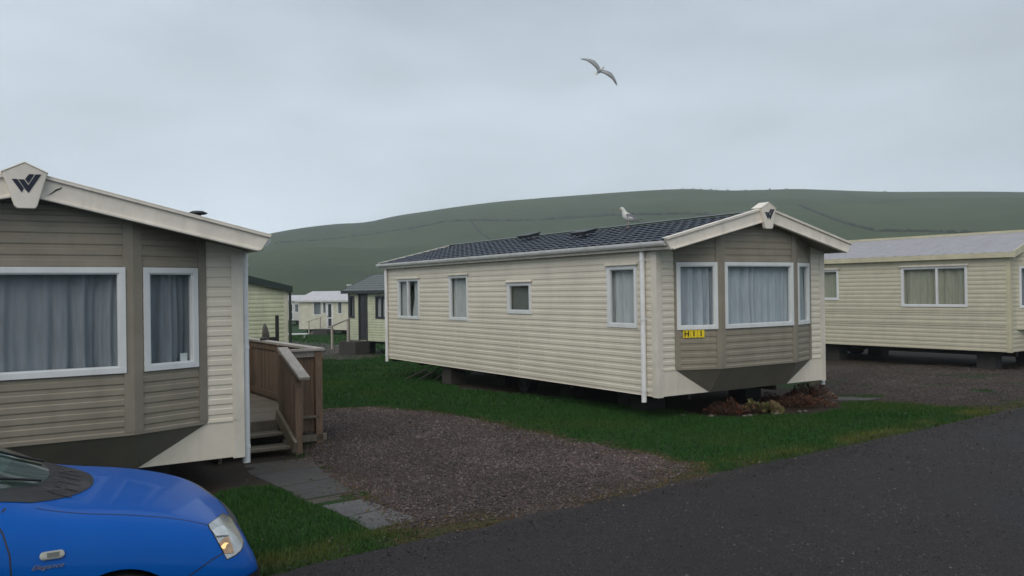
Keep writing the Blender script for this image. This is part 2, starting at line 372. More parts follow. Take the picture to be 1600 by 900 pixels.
def pbox(mb, P, s0, s1, z0, z1, o0, o1, tone=1.0):
    mb.add([P(s0, z0, o0), P(s1, z0, o0), P(s1, z0, o1), P(s0, z0, o1), P(s0, z1, o0), P(s1, z1, o0), P(s1, z1, o1), P(s0, z1, o1)],
           [(3, 2, 1, 0), (4, 5, 6, 7), (0, 1, 5, 4), (1, 2, 6, 5), (2, 3, 7, 6), (3, 0, 4, 7)], tone)
def curtain_mesh(P, s0, s1, z0, z1, o, mat, parent, seed=0, amp=.048, per=.19, gather=0.0, name='curtain'):
    rg = random.Random(seed); mb = MB(); n = max(8, int((s1-s0)/.0125)); nz = 10
    ph = [rg.uniform(0, 6.28) for _ in range(6)]; vs = []
    for j in range(nz+1):
        t = j/nz; z = z1+(z0-z1)*t
        for i in range(n+1):
            u = i/n; s = s0+(s1-s0)*u
            w = s+.015*sin(3.1*t+ph[0])*sin(9*s+ph[1])
            a = amp*(.55+.45*t)*(.6+.4*sin(5*s+ph[2]))
            d = a*(sin(w*2*pi/per+2.3*sin(w*6.1+ph[3])+.5*t*sin(w*13+ph[5]))+.38*sin(w*2*pi/(per*.41)+ph[4]+1.1*t+1.5*sin(w*4.3)))
            zz = z+(.012*sin(11*s+ph[5])*t if j == nz else 0)
            vs.append(P(s, zz, o+d))
    fs = [(j*(n+1)+i, j*(n+1)+i+1, (j+1)*(n+1)+i+1, (j+1)*(n+1)+i) for j in range(nz) for i in range(n)]
    mb.add(vs, fs, 1.0, True); return mb.build(name, mat, parent)
def window(parent, P, s0, s1, z0, z1, mull=(), fw=.05, proud=.022, frame=None, curtains='full', cmat=None, drip=None, seed=0, sash=True, label=None, over=.18):
    fr = frame or M['white']; mb = MB()
    pbox(mb, P, s0, s1, z0, z0+fw, -.05, proud); pbox(mb, P, s0, s1, z1-fw, z1, -.05, proud)
    pbox(mb, P, s0, s0+fw, z0+fw, z1-fw, -.05, proud-.001); pbox(mb, P, s1-fw, s1, z0+fw, z1-fw, -.05, proud-.001)
    for m_ in mull: pbox(mb, P, m_-fw*.5, m_+fw*.5, z0+fw, z1-fw, -.045, proud-.002)
    if sash:  # inner bead
        b = .014
        pbox(mb, P, s0+fw, s1-fw, z0+fw, z0+fw+b, -.03, proud-.012); pbox(mb, P, s0+fw, s1-fw, z1-fw-b, z1-fw, -.03, proud-.012)
        pbox(mb, P, s0+fw, s0+fw+b, z0+fw+b, z1-fw-b, -.03, proud-.012); pbox(mb, P, s1-fw-b, s1-fw, z0+fw+b, z1-fw-b, -.03, proud-.012)
    w = mb.build('window', fr, parent)
    if label: w['label'] = label
    g = MB(); g.add([P(s0+fw*.9, z0+fw*.9, -.012), P(s1-fw*.9, z0+fw*.9, -.012), P(s1-fw*.9, z1-fw*.9, -.012), P(s0+fw*.9, z1-fw*.9, -.012)], [(0, 1, 2, 3)])
    g.build('pane', M['glass'], w)
    cm = cmat or M['curtain']
    if curtains == 'full': curtain_mesh(P, s0-over, s1+over, z0+.03, z1-.03, -.10, cm, w, seed)
    elif curtains == 'open':
        d = s1-s0; curtain_mesh(P, s0-.1, s0+d*.40, z0+.03, z1-.03, -.10, cm, w, seed, per=.09); curtain_mesh(P, s1-d*.4, s1+.15, z0+.03, z1-.03, -.10, cm, w, seed+1, per=.07)
    elif curtains == 'blind':
        b = MB(); z = z0+.05
        while z < z1-.05:
            b.add([P(s0+.03, z, -.07), P(s1-.03, z, -.07), P(s1-.03, z+.02, -.085), P(s0+.03, z+.02, -.085)], [(0, 1, 2, 3)]); z += .022
        b.build('blind', M['blind'], w)
    if drip:
        b = MB(); zz = z1+.006
        b.prism([(.0, zz+.03), (.0, zz), (.05, zz-.012), (.054, zz-.002), (.012, zz+.034)], lambda a, c, e_: P(e_, c, a+.004), s0-.035, s1+.035)
        b.build('drip_rail', drip, w)
    return w

# ------------------------------------------------------------------ terrain, road, sky-side setting
def fall(x, y):
    w = np.clip((4-x)/7, 0, 1); w = w*w*(3-2*w)
    return -w*(.03*np.clip(y-17.5, 0, 16.5)+.02*np.clip(y-34, 0, 45))
def vnoise(x, y, sc, seed=0):
    """cheap smooth value noise"""
    x = np.asarray(x, float)/sc; y = np.asarray(y, float)/sc
    xi = np.floor(x).astype(int); yi = np.floor(y).astype(int); xf = x-xi; yf = y-yi
    def h(a, b):
        v = np.sin(a*127.1+b*311.7+seed*74.7)*43758.5453; return v-np.floor(v)
    u = xf*xf*(3-2*xf); v = yf*yf*(3-2*yf)
    return (h(xi, yi)*(1-u)+h(xi+1, yi)*u)*(1-v)+(h(xi, yi+1)*(1-u)+h(xi+1, yi+1)*u)*v
def sdf(poly, x, y):
    """signed distance, negative inside"""
    d = np.full(x.shape, 1e9); ins = np.zeros(x.shape, bool); n = len(poly)
    for i in range(n):
        ax, ay = poly[i]; bx, by = poly[(i+1) % n]; ex, ey = bx-ax, by-ay
        t = np.clip(((x-ax)*ex+(y-ay)*ey)/(ex*ex+ey*ey), 0, 1); d = np.minimum(d, np.hypot(x-ax-t*ex, y-ay-t*ey))
        c = (ay > y) != (by > y); xx = ax+(y-ay)*ex/np.where(ey == 0, 1e-9, ey); ins ^= c & (x < xx)
    return np.where(ins, -d, d)
RD = Vector((.798, .603)); RN = Vector((-.603, .798)); RO = Vector((-1.80, 6.13))   # road edge: origin, direction, away from road
def road_dist(x, y): return (x-RO.x)*RN.x+(y-RO.y)*RN.y
GRAVEL1 = [(-.95, 7.3), (-1.15, 7.75), (-1.6, 8.6), (-2.2, 9.5), (-2.5, 10.3), (-2.7, 11.3), (-3.3, 13.2), (-3.5, 14.6), (-2.6, 14.85), (-1.8, 14.45), (-1.07, 13.75), (-.1, 12.5), (.6, 11.6), (1.4, 10.55), (2.0, 9.5), (.5, 7.8)]
GRAVEL2 = [(5.4, 15.1), (6.2, 14.75), (6.9, 14.25), (7.8, 13.3), (14, 17.5), (14, 21), (8.2, 21.5), (7.2, 20.6), (6.3, 17.6), (5.7, 16.2)]
SOILC = [(3.1, 13.42), (3.6, 13.12), (4.6, 13.4), (5.3, 13.95), (5.9, 14.6), (5.9, 16), (2, 24), (-.8, 22.8), (-1.6, 19.2), (-1.15, 17.65), (.95, 15.75), (1.9, 14.8)]
SOIL_SHADE_R = [(8.2, 21.2), (11.9, 18.9), (16, 22), (13, 34), (5, 32), (6.5, 24)]  # bare soil, spread behind the right caravan to paint the shade under it darker
PATHP = [(-3.2, 9.95), (-2.5, 10.4), (-2.0, 9.25), (-1.5, 8.3), (-.88, 7.52), (-1.22, 7.17), (-1.5, 7.6), (-2.1, 8.25), (-2.9, 9.4)]
SOILL = [(-2.6, 10.3), (-2.35, 9.6), (-2.6, 9.0), (-3.3, 8.5), (-7, 6.5), (-8, 9), (-4, 16), (-2.9, 13)]
TRACK = [(-8.2, 31.5), (-6.2, 30.0), (-5.3, 30.5), (-5, 33), (-7, 41), (-14, 52), (-17, 50), (-11, 40)]
def masks(x, y):
    j = (vnoise(x, y, .35, 1)-.5)*.28+(vnoise(x, y, .09, 2)-.5)*.12
    g1 = sdf(GRAVEL1, x, y)+j; g2 = sdf(GRAVEL2, x, y)+j
    g = np.minimum(g1, g2)
    grav = np.clip(.5-g/.08, 0, 1)
    so = np.minimum(np.minimum(sdf(SOILC, x, y), sdf(SOIL_SHADE_R, x, y)), sdf(SOILL, x, y))+j
    soil = np.clip(.5-so/.10, 0, 1)
    tr = np.clip(.5-(sdf(TRACK, x, y)+j*3)/.2, 0, 1)
    brown = np.clip(1-np.abs(g+.03)/.34, 0, 1)*np.clip(vnoise(x, y, .22, 5)*1.9+.05, 0, 1)
    rd = road_dist(x, y)
    rim = np.clip(1-np.abs(rd-.05)/.30, 0, 1)
    brown = np.maximum(brown, rim*np.clip(vnoise(x, y, .3, 8)*1.6-.1, 0, 1)*np.where(g1 < .6, 1, .35))
    moss = np.clip(1-np.abs(rd-.22)/.38, 0, 1)*np.clip(vnoise(x, y, .4, 6)*2-.35, 0, 1)
    grav2 = grav*(1-np.clip(moss*1.1-.15, 0, .75)*(rd < .9))*(1-.8*np.clip(1-np.abs(g2+.0)/.15, 0, 1))
    grav2 = grav2*(1-.75*np.clip((vnoise(x, y, .55, 9)-.62)*5, 0, 1)*(x > 4.9))
    return np.maximum(grav2, tr*.9), soil, brown, moss
def axis(lo, hi, step, far, g=1.12):
    a = list(np.arange(lo, hi+1e-6, step)); s = step; p = hi
    while p < far: s = min(s*g, 12); p += s; a.append(p)
    s = step; p = lo; pre = []
    while p > -far: s = min(s*g, 12); p -= s; pre.append(p)
    return np.array(pre[::-1]+a)
ax = axis(-4.6, 9.5, .06, 260); ay = axis(5.2, 18, .07, 260)
X, Y = np.meshgrid(ax, ay); nx, ny = len(ax), len(ay)
g_, s_, b_, m_ = masks(X, Y)
near = (np.abs(X) < 30) & (np.abs(Y-15) < 30)
Z = fall(X, Y)+np.where(near, (vnoise(X, Y, .8, 3)-.5)*.02+(vnoise(X, Y, .14, 4)-.5)*.008*(1+g_), 0)
Z = np.where(road_dist(X, Y) < .0, np.minimum(Z, 0)-.012, Z)
Z = np.where(Y > 110, Z-.0, Z)
me = bpy.data.meshes.new('ground')
idx = np.arange(nx*ny).reshape(ny, nx)
quads = np.stack([idx[:-1, :-1], idx[:-1, 1:], idx[1:, 1:], idx[1:, :-1]], -1).reshape(-1, 4)
def np_mesh(name, V, F, mats, smooth=True, parent=None, colors=None):
    me = bpy.data.meshes.new(name); k = F.shape[1]
    me.vertices.add(len(V)); me.vertices.foreach_set('co', V.astype(np.float32).ravel())
    me.loops.add(F.size); me.loops.foreach_set('vertex_index', F.astype(np.int32).ravel())
    me.polygons.add(len(F)); me.polygons.foreach_set('loop_start', np.arange(0, F.size, k, dtype=np.int32)); me.polygons.foreach_set('loop_total', np.full(len(F), k, dtype=np.int32))
    me.polygons.foreach_set('use_smooth', np.full(len(F), smooth)); me.update(); me.validate()
    for m in (mats if isinstance(mats, list) else [mats]): me.materials.append(m)
    for nme, C in (colors or {}).items():
        ca = me.color_attributes.new(nme, 'FLOAT_COLOR', 'POINT'); ca.data.foreach_set('color', np.concatenate([C, np.ones((len(C), 1))], 1).astype(np.float32).ravel())
    o = bpy.data.objects.new(name, me); col.objects.link(o); o.parent = parent; return o
bpy.data.meshes.remove(me)
z0_ = np.zeros_like(m_)
ground = np_mesh('ground', np.stack([X, Y, Z], -1).reshape(-1, 3), quads, M['ground'], True, None,
                 {'mask': np.stack([g_, s_, b_], -1).reshape(-1, 3), 'mask2': np.stack([m_, z0_, z0_], -1).reshape(-1, 3)})
tag(ground, kind='structure')

# hill: distances and heights by azimuth
HT = [(-3000, 20), (-900, 42), (-200, 55), (200, 70), (390, 87), (455, 98.5), (500, 104), (540, 107.5), (570, 107), (620, 118), (700, 127), (850, 134.6), (1000, 140.5), (1080, 143.4), (1130, 140.7), (1210, 141.6), (1240, 143.2), (1400, 139.5), (1600, 138), (1900, 132), (2600, 105), (4200, 60)]
hx = np.array([(a-800)/FPX for a, _ in HT]); hh = np.array([b/FPX for _, b in HT])
R0, R1 = 150., 720.
def hill_z(x, y):
    r = np.hypot(x, y); t = np.where(y > 1, x/np.maximum(y, 1), np.sign(x)*9); dep = np.where(y > 1, y/np.maximum(r, 1), .3)
    el = np.interp(t, hx, hh); el = (el+np.interp(t-.012, hx, hh)+np.interp(t+.012, hx, hh))/3
    Rc = R1+60*np.sin(t*2.3+.4)
    H = HC+el*Rc*dep
    s = np.clip((r-R0)/(Rc-R0), 0, 1.6)
    base = .45*s+.55*(.5-.5*np.cos(np.pi*np.clip(s, 0, 1)))
    base = base-.05*np.sin(np.pi*np.clip(s, 0, 1))*np.sin(t*5+1.0+s*3)
    over = np.clip(s-1, 0, 1); base = np.where(s > 1, 1-.6*over, base)
    fold = (vnoise(x, y, 90, 11)-.5)*9*np.sin(np.pi*np.clip(s, 0, 1))
    return -1.6+(H+1.6)*base+fold
na, nr = 700, 150
az = np.linspace(-1.35, 1.35, na); rr = R0*.85+(1300-R0*.85)*np.linspace(0, 1, nr)**1.2
A_, R_ = np.meshgrid(az, rr); HX = np.sin(A_)*R_; HY = np.cos(A_)*R_; HZ = hill_z(HX, HY)
HZ = np.where(R_ < R0, -1.9, HZ)
idx = np.arange(na*nr).reshape(nr, na); quads = np.stack([idx[:-1, :-1], idx[:-1, 1:], idx[1:, 1:], idx[1:, :-1]], -1).reshape(-1, 4)
T_ = np.tan(A_); px_ = T_*FPX+800
scr = np.clip(1-np.abs(px_-1290)/170, 0, 1)*np.clip((R_-430)/90, 0, 1)+.5*np.clip(1-np.abs(R_-700)/70, 0, 1)*(px_ > 600)
scr = np.clip(scr*1.6, 0, 1)
hill = np_mesh('hill', np.stack([HX, HY, HZ], -1).reshape(-1, 3), quads, M['hill'], True, None, {'scrub': np.repeat(scr.reshape(-1, 1), 3, 1)})
tag(hill, kind='structure')

# unseen hill added behind the viewpoint to raise the skyline in window reflections
az2 = np.linspace(1.30, 2*np.pi-1.30, 160); r2 = np.linspace(150, 900, 40); A2, R2 = np.meshgrid(az2, r2)
sh = np.clip((R2-150)/430, 0, 1); Z2 = -1.9+(30+8*np.sin(A2*3.1)+4*np.sin(A2*7.3))*(.5-.5*np.cos(np.pi*sh))
idx = np.arange(160*40).reshape(40, 160); q2 = np.stack([idx[:-1, :-1], idx[:-1, 1:], idx[1:, 1:], idx[1:, :-1]], -1).reshape(-1, 4)
added_hill = np_mesh('hill', np.stack([np.sin(A2)*R2, np.cos(A2)*R2, Z2], -1).reshape(-1, 3), q2, M['hill'], True, None, {'scrub': np.full((6400, 3), .2)})
tag(added_hill, kind='structure')
# road
mb = MB(); vs = []; n = 900
for i in range(n+1):
    s = -45+110*i/n; e_ = (float(vnoise(s, 0, .5, 20))-.5)*.10+(float(vnoise(s, 3, .12, 21))-.5)*.05+(float(vnoise(s, 7, 3.0, 22))-.5)*.16
    for w in (e_, -.15, -.6, -3.4, -6.2, -6.8):
        p = RO+RD*s+RN*w; vs.append((p.x, p.y, .002 if w == e_ else (.016 if w == -.15 else (.022 if w > -6.5 else 0))))
fs = [(i*6+k, i*6+k+1, (i+1)*6+k+1, (i+1)*6+k) for i in range(n) for k in range(5)]
mb.add(vs, fs, 1, True); road = mb.build('road', M['asphalt']); tag(road, kind='structure')

def hill_hit(px, py):
    X0, Y0 = px-800, py-450; c, s = cos(ROL), sin(ROL); X1, Y1 = X0*c-Y0*s, X0*s+Y0*c
    dx, dy, dz = X1/FPX, 1, -Y1/FPX+PIT; t = 100
    while t < 900:
        if HC+dz*t < float(hill_z(np.array(dx*t), np.array(dy*t))): break
        t += 1.5
    return dx*t, dy*t
def hedge(label, pts, w=2.0, h=1.8, gaps=.15, seed=0, name='hedgerow'):
    mb = MB(); rg = random.Random(seed); P = [hill_hit(*p) for p in pts]
    C_ = []
    for (ax_, ay_), (bx_, by_) in zip(P, P[1:]):
        k = int(math.hypot(bx_-ax_, by_-ay_)/1.1)+1
        C_ += [(ax_+(bx_-ax_)*i/k, ay_+(by_-ay_)*i/k) for i in range(k)]
    C_.append(P[-1]); vs = []; m = 6
    for i, (x, y) in enumerate(C_):
        x0_, y0_ = C_[max(i-1, 0)]; x1_, y1_ = C_[min(i+1, len(C_)-1)]; d = Vector((x1_-x0_, y1_-y0_)).normalized(); n_ = Vector((-d.y, d.x))
        low = .25 if rg.random() < gaps else 1.0; hh_ = h*rg.uniform(.45, 1.2)*low; ww = w*rg.uniform(.35, .6)
        x += n_.x*rg.uniform(-.3, .3); y += n_.y*rg.uniform(-.3, .3); z = float(hill_z(np.array(x), np.array(y)))
        for a, b in ((-1, -.4), (-.9, .5), (-.4, 1), (.4, .95), (.95, .5), (1, -.4)): vs.append((x+n_.x*a*ww, y+n_.y*a*ww, z+(b*hh_ if b > 0 else -.6)))
    mb.add(vs, [(i*m+k, i*m+k+1, (i+1)*m+k+1, (i+1)*m+k) for i in range(len(C_)-1) for k in range(m-1)])
    o = mb.build(name, M['hedge']); tag(o, label, 'hedge', 'field hedges on the hillside'); return o
hedge('thin dark field hedge curving across the hillside above the long tiled roof', [(530, 372), (570, 368), (640, 358), (690, 348), (735, 345)], 1.2, .9, .25, 1)
hedge('dark bushy field hedge running level behind the seagull on the roof', [(735, 345), (800, 346), (860, 343.5), (900, 340), (960, 337), (1040, 336), (1120, 337)], 1.6, 1.3, .15, 2)
hedge('short hedge dropping down the slope towards the roof ridge', [(735, 346), (748, 360), (766, 374)], 1.0, .7, .3, 3)
hedge('curving hedge line on the right of the hillside above the cream caravan', [(1250, 322), (1290, 338), (1330, 352), (1370, 362), (1440, 362), (1520, 365), (1600, 366)], 1.5, 1.0, .2, 4)
hedge('faint hedge line across the misty left shoulder of the hill', [(430, 380), (480, 377), (530, 373)], 1.0, .8, .3, 6)
# scattered bushes on the crest
bb = [(1040, .7), (1068, .9), (1085, 1.1), (1098, .8), (1112, 1.2), (1121, .9), (1139, 1.0), (1168, 1.1), (1186, .8), (1206, 1.3), (1231, 1.0), (1385, 1.1), (1421, .8)]
blabs = ['small dark bush on the skyline, leftmost of the crest bushes', 'small round bush on the skyline above the long roof', 'bush on the skyline left of the roof emblem, third along', 'low bush between two taller ones on the crest',
         'taller bush on the crest left of the gable emblem', 'low skyline bush beside the taller crest bush', 'skyline bush just left of the gable emblem', 'skyline bush left above the barge board peak',
         'small skyline bush right above the gable emblem', 'largest skyline bush just right of the gable emblem', 'bush where the crest rises right of the emblem', 'lone bush on the far right skyline', 'tiny bush, rightmost on the skyline']
for (bx, hgt), lab in zip(bb, blabs):
    t = (bx-800)/FPX; r = np.arange(600, 800, 3.); yy = r/sqrt(1+t*t); zz = hill_z(t*yy, yy); k = int(np.argmax((zz-HC)/yy)); x, y, z = t*yy[k], yy[k], zz[k]
    mb = MB(); rg = random.Random(bx); 
    hgt *= .62
    for q in range(4):
        c = Vector((x+rg.uniform(-.9, .9), y+rg.uniform(-.9, .9), z+hgt*rg.uniform(.2, .6))); n = 8; rad = hgt*rg.uniform(.45, .7)
        pts = [c+Vector((0, 0, rad*(-1+2*i/5))) for i in range(6)]; mb.tube(pts, [rad*.25, rad*.8, rad*rg.uniform(.8, 1.1), rad, rad*.7, rad*.15], 7)
    tag(mb.build('bush', M['hedge']), lab, 'bush', 'bushes along the crest of the hill')

# ------------------------------------------------------------------ static caravans
W, LEN = 3.9, 9.9
EV, RG = 2.73, 3.215            # eave and ridge height of the roof skin
def roof_z(x): return EV+(RG-EV)*(1-abs(x-W/2)/(W/2+.12))
def tile_roof(parent, y0, y1, mat, x0=-.12, w=W, ev=EV, rg=RG, name='roof', row=.235, colw=.21, amp=.022, step=.012):
    mb = MB(); ny_ = int((y1-y0)/.03); slope_len = w/2-x0; nxr = int(slope_len/.032)
    rows = int(slope_len/row)+1; tn = (rg-ev)/slope_len
    for side in (0, 1):
        for k in range(rows):
            d0_, d1_ = k*row, min((k+1)*row+.02, slope_len); sh = 0; vs = []; q = 4
            for i in range(ny_+1):
                y = y0+(y1-y0)*i/ny_; wv = amp*abs(sin(pi*(y+sh)/colw))**.7
                for j in range(q+1):
                    d = d0_+(d1_-d0_)*j/q; f = j/q
                    vs.append(((x0+d) if side == 0 else (w-x0-d), y, ev+tn*d-.012+wv*(1-.3*f)+step*1.25*(1-f)))
                vs.append(((x0+d0_+.004) if side == 0 else (w-x0-d0_-.004), y, ev+tn*d0_-.012+wv+step*1.25-.010))
            m = q+2; mb.add(vs, [(i*m+j, (i+1)*m+j, (i+1)*m+j+1, i*m+j+1) for i in range(ny_) for j in range(q)]+[(i*m+q+1, (i+1)*m+q+1, (i+1)*m, i*m) for i in range(ny_)], 1, False)
    return mb.build(name, mat, parent)
def gable_caravan(root, side_windows, bay_seeds, bay_curtain='curtain'):
    zt = lambda x: 2.60+.249*(min(x, W-x)+.07)+.03
    # side walls
    P = Plane((0, 0), (0, 1), (-1, 0)); mb = MB()
    clad(mb, P, .05, LEN-.05, .385, 2.66, [w[:4] for w in side_windows])
    mb.build('side_wall', M['cream'], root)
    Pr = Plane((W, 0), (0, 1), (1, 0)); mb = MB(); clad(mb, Pr, .05, LEN-.05, .385, 2.66); mb.build('side_wall', M['cream'], root)
    Pb = Plane((0, LEN), (1, 0), (0, 1)); mb = MB(); clad(mb, Pb, .05, W-.05, .385, zt); mb.build('rear_wall', M['cream'], root)
    # front end: plain lower panel, cream cladding either side of the bay
    Pf = Plane((0, 0), (1, 0), (0, -1)); mb = MB()
    pbox(mb, Pf, .06, W-.06, .385, .772, -.03, .004); mb.build('lower_panel', M['cream_panel'], root)
    for wa, wb in ((.06, .40), (3.49, W-.06)):
        mb = MB(); clad(mb, Pf, wa, wb, .785, zt); pbox(mb, Pf, wa, wb, .772, .787, -.01, .014); mb.build('front_wall', M['cream'], root)
    # panel joints on the long wall (thin cover strips)
    for s in (3.83, 6.35):
        mb = MB(); pbox(mb, P, s-.006, s+.006, .40, 1.36 if s > 4 else 1.56, -.002, .0105); mb.build('joint_strip', M['cream_panel'], root)
    # corner trims
    for cx, cy, ex, ey in ((0, 0, 1, 1), (W, 0, -1, 1), (0, LEN, 1, -1), (W, LEN, -1, -1)):
        mb = MB(); mb.box((min(cx-.012*ex, cx+.105*ex), min(cy-.014*ey, cy-.001*ey), .37), (max(cx-.012*ex, cx+.105*ex), max(cy-.014*ey, cy+.001*ey), 2.64))
        mb.box((min(cx-.014*ex, cx+.001*ex), min(cy-.013*ey, cy+.105*ey), .371), (max(cx-.014*ex, cx+.001*ex), max(cy-.013*ey, cy+.105*ey), 2.62))
        mb.build('corner_trim', M['cream_trim'], root, .003)
    # bay
    A, B, Cc, D = (.355, 0), (1.08, -.27), (2.815, -.27), (3.54, 0)
    spec = [(A, B, .07, .74-.05, 'facet'), (B, Cc, .07, None, 'centre'), (Cc, D, .09, None, 'facet')]
    bay = empty('bay'); bay.parent = root
    for k, (a, b, _, _, _) in enumerate(spec):
        Pw, L = plane2(a, b)
        if k == 1: ws = (.075, L-.065)
        elif k == 0: ws = (.035, L-.06)
        else: ws = (.10, L-.10)
        zb, zt_ = 1.385, 2.42
        ztop = lambda s, Pw=Pw: zt(Pw(s, 0).x)+(.12 if True else 0)
        mb = MB(); clad(mb, Pw, .0, L, .80, ztop, [(ws[0], ws[1], zb, zt_)]); mb.build('bay_wall', M['taupe'], bay)
        mb = MB(); pbox(mb, Pw, 0, L, .768, .80, -.02, .012)
        if k == 0: pbox(mb, Pw, 0, .09, .80, ztop(.0)-.1, -.01, .0155); pbox(mb, Pw, L-.085, L+.003, .80, ztop(L), -.01, .016)
        if k == 1: pbox(mb, Pw, -.003, .085, .80, ztop(0), -.01, .0155); pbox(mb, Pw, L-.085, L+.003, .80, ztop(L), -.01, .0155)
        if k == 2: pbox(mb, Pw, -.003, .085, .80, ztop(0), -.01, .0165); pbox(mb, Pw, L-.09, L, .80, ztop(L)-.1, -.01, .0155)
        mb.build('bay_trim', M['taupe_trim'], bay)
        window(bay, Pw, ws[0], ws[1], zb, zt_, fw=.055, proud=.028, seed=bay_seeds[k], cmat=M[bay_curtain], over=.12)
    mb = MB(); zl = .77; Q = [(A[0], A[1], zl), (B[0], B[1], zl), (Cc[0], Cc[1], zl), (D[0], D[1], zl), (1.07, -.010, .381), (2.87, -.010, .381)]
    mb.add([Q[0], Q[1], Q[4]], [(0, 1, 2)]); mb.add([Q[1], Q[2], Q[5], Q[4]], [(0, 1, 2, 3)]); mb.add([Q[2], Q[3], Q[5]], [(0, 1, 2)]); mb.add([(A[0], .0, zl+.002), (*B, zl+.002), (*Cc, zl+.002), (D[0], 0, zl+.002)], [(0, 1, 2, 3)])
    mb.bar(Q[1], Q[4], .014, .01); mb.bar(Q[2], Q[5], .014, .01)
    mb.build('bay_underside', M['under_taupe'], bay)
    # roof skin, soffit, ridge cap, barge boards
    roof = tile_roof(root, -.40, LEN+.14, M['tile'])
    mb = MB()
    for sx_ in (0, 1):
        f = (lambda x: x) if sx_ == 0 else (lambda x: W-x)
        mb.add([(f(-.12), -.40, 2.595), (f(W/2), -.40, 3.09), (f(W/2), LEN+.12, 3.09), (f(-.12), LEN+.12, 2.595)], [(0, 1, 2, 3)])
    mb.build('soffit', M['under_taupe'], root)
    mb = MB(); mb.prism([(-.085, RG+.022), (0, RG+.048), (.085, RG+.022)], lambda a, b, e_: (W/2+a, e_, b), -.40, LEN+.15); mb.build('ridge_cap', M['ridge'], roof)
    mb = MB()
    for s in (-1, 1):
        mb.prism([(0, 3.06), (s*(W/2+.13), EV-.12), (s*(W/2+.13), EV+.03), (0, RG+.04)], lambda a, b, e_: (W/2+a, e_, b), LEN+.13, LEN+.17)
    mb.build('verge_board', M['cream_trim'], root)
    for s in (-1, 1):
        g = lambda a, b, e_, s=s: (W/2-.015+s*a, e_, b)
        mb = MB(); poly = [(0, 3.065), (2.00, 2.588), (2.045, 2.592), (2.15, 2.755), (0, 3.29)]
        mb.prism(poly, g, -.40, -.445)
        mb.prism([(0, 3.26), (2.135, 2.729), (2.15, 2.758), (0, 3.294)], g, -.445, -.470); mb.prism([(0, 3.065), (2.01, 2.587), (2.03, 2.607), (0, 3.088)], g, -.445, -.466)
        mb.prism([(0, 3.285), (2.15, 2.754), (2.15, 2.762), (0, 3.297)], g, -.37, -.472)
        mb.build('barge_board', M['board'], root, .004)
    em = MB(); X0 = W/2-.012
    pent = [(-.009, 3.36), (.165, 3.272), (.158, 3.235), (.085, 2.965), (.068, 2.942), (-.068, 2.942), (-.088, 2.965), (-.170, 3.235), (-.172, 3.268)]
    em.prism(pent, lambda a, b, e_: (X0+a, e_, b), -.44, -.505)
    em.prism([(-.009, 3.368), (.175, 3.275), (.170, 3.262), (-.009, 3.352), (-.183, 3.258), (-.188, 3.271)], lambda a, b, e_: (X0+a, e_, b), -.30, -.512)
    emo = em.build('emblem_plaque', M['board'], root, .007)
    mk = MB()
    for sh in ([(1.841, 3.203), (1.882, 3.204), (1.931, 3.123), (1.915, 3.084)], [(1.890, 3.203), (1.933, 3.203), (1.965, 3.152), (2.021, 3.254), (2.064, 3.255), (1.965, 3.082), (1.939, 3.118)], [(1.940, 3.206), (1.971, 3.254), (2.012, 3.254), (1.966, 3.168)]):
        mk.prism(sh, lambda a, b, e_: (a-.008, e_, b), -.5055, -.5085)
    mk.build('emblem_mark', M['navy'], emo)
    # gutters and downpipes
    for s in (0, 1):
        f = (lambda x: x) if s == 0 else (lambda x: W-x)
        g = MB(); n = 10; y0, y1 = -.37, LEN+.16; prof = [(f(-.145+.058*cos(a)*1.0-.0), 2.722-.076*sin(a)) for a in [pi*i/n for i in range(n+1)]]
        vs = [(x, y, z) for y in (y0, y1) for x, z in prof]; m = n+1
        g.add(vs, [(i, i+1, m+i+1, m+i) for i in range(n)], 1, True); g.add([(x, y0, z) for x, z in prof], [tuple(range(m))]); g.add([(x, y1, z) for x, z in prof], [tuple(range(m))])
        pi_ = [(f(-.145+.052*cos(a)), 2.722-.068*sin(a)) for a in [pi*i/n for i in range(n+1)]]
        g.add([(x, y, z) for y in (y0, y1) for x, z in pi_], [(i, i+1, m+i+1, m+i) for i in range(n)], 1, True)
        gut = g.build('gutter', M['gutter'], root)
        for y in np.arange(.1, LEN, .88):
            g = MB(); pr = [(f(-.145+.067*cos(a)), 2.725-.085*sin(a)) for a in [pi*i/n for i in range(n+1)]]
            g.add([(x, yy, z) for yy in (y-.018, y+.018) for x, z in pr], [(i, i+1, m+i+1, m+i) for i in range(n)], 1, True)
            g.build('gutter_bracket', M['white'], gut)
        fa = MB(); x_ = sorted((f(-.075), f(-.095))); fa.box((x_[0], -.37, 2.60), (x_[1], LEN+.12, 2.70)); fa.build('fascia', M['cream_trim'], root)
        for y, zb in ((.25 if s == 0 else .09, .29), (LEN-.12, .31)):
            g = MB(); g.tube([(f(-.055), y, 2.64), (f(-.055), y, zb)], .040, 14)
            for z in (2.45, 1.54, .45): g.tube([(f(-.055), y, z), (f(-.055), y, z+.035)], .045, 14); g.box((min(f(0), f(-.055)), y-.012, z+.005), (max(f(0), f(-.055)), y+.012, z+.028)); g.box((min(f(-.004), f(-.016)), y-.05, z), (max(f(-.004), f(-.016)), y+.05, z+.035))
            g.build('downpipe', M['gutter'], root)
    # floor, chassis, wheels, corner supports
    mb = MB(); mb.box((.02, .01, .40), (W-.02, LEN-.02, .46)); mb.build('floor', M['interior'], root)
    mb = MB(); mb.box((.03, .02, .385), (W-.03, LEN-.03, .399)); mb.build('floor_underside', M['chassis'], root)
    for x in (.95, 2.95):
        mb = MB(); mb.box((x-.04, .3, .25), (x+.04, LEN-.3, .384)); mb.build('chassis_rail', M['chassis'], root)
    mb = MB()
    for y in np.arange(.8, LEN, 1.5): mb.box((.1, y-.02, .30), (W-.1, y+.02, .383))
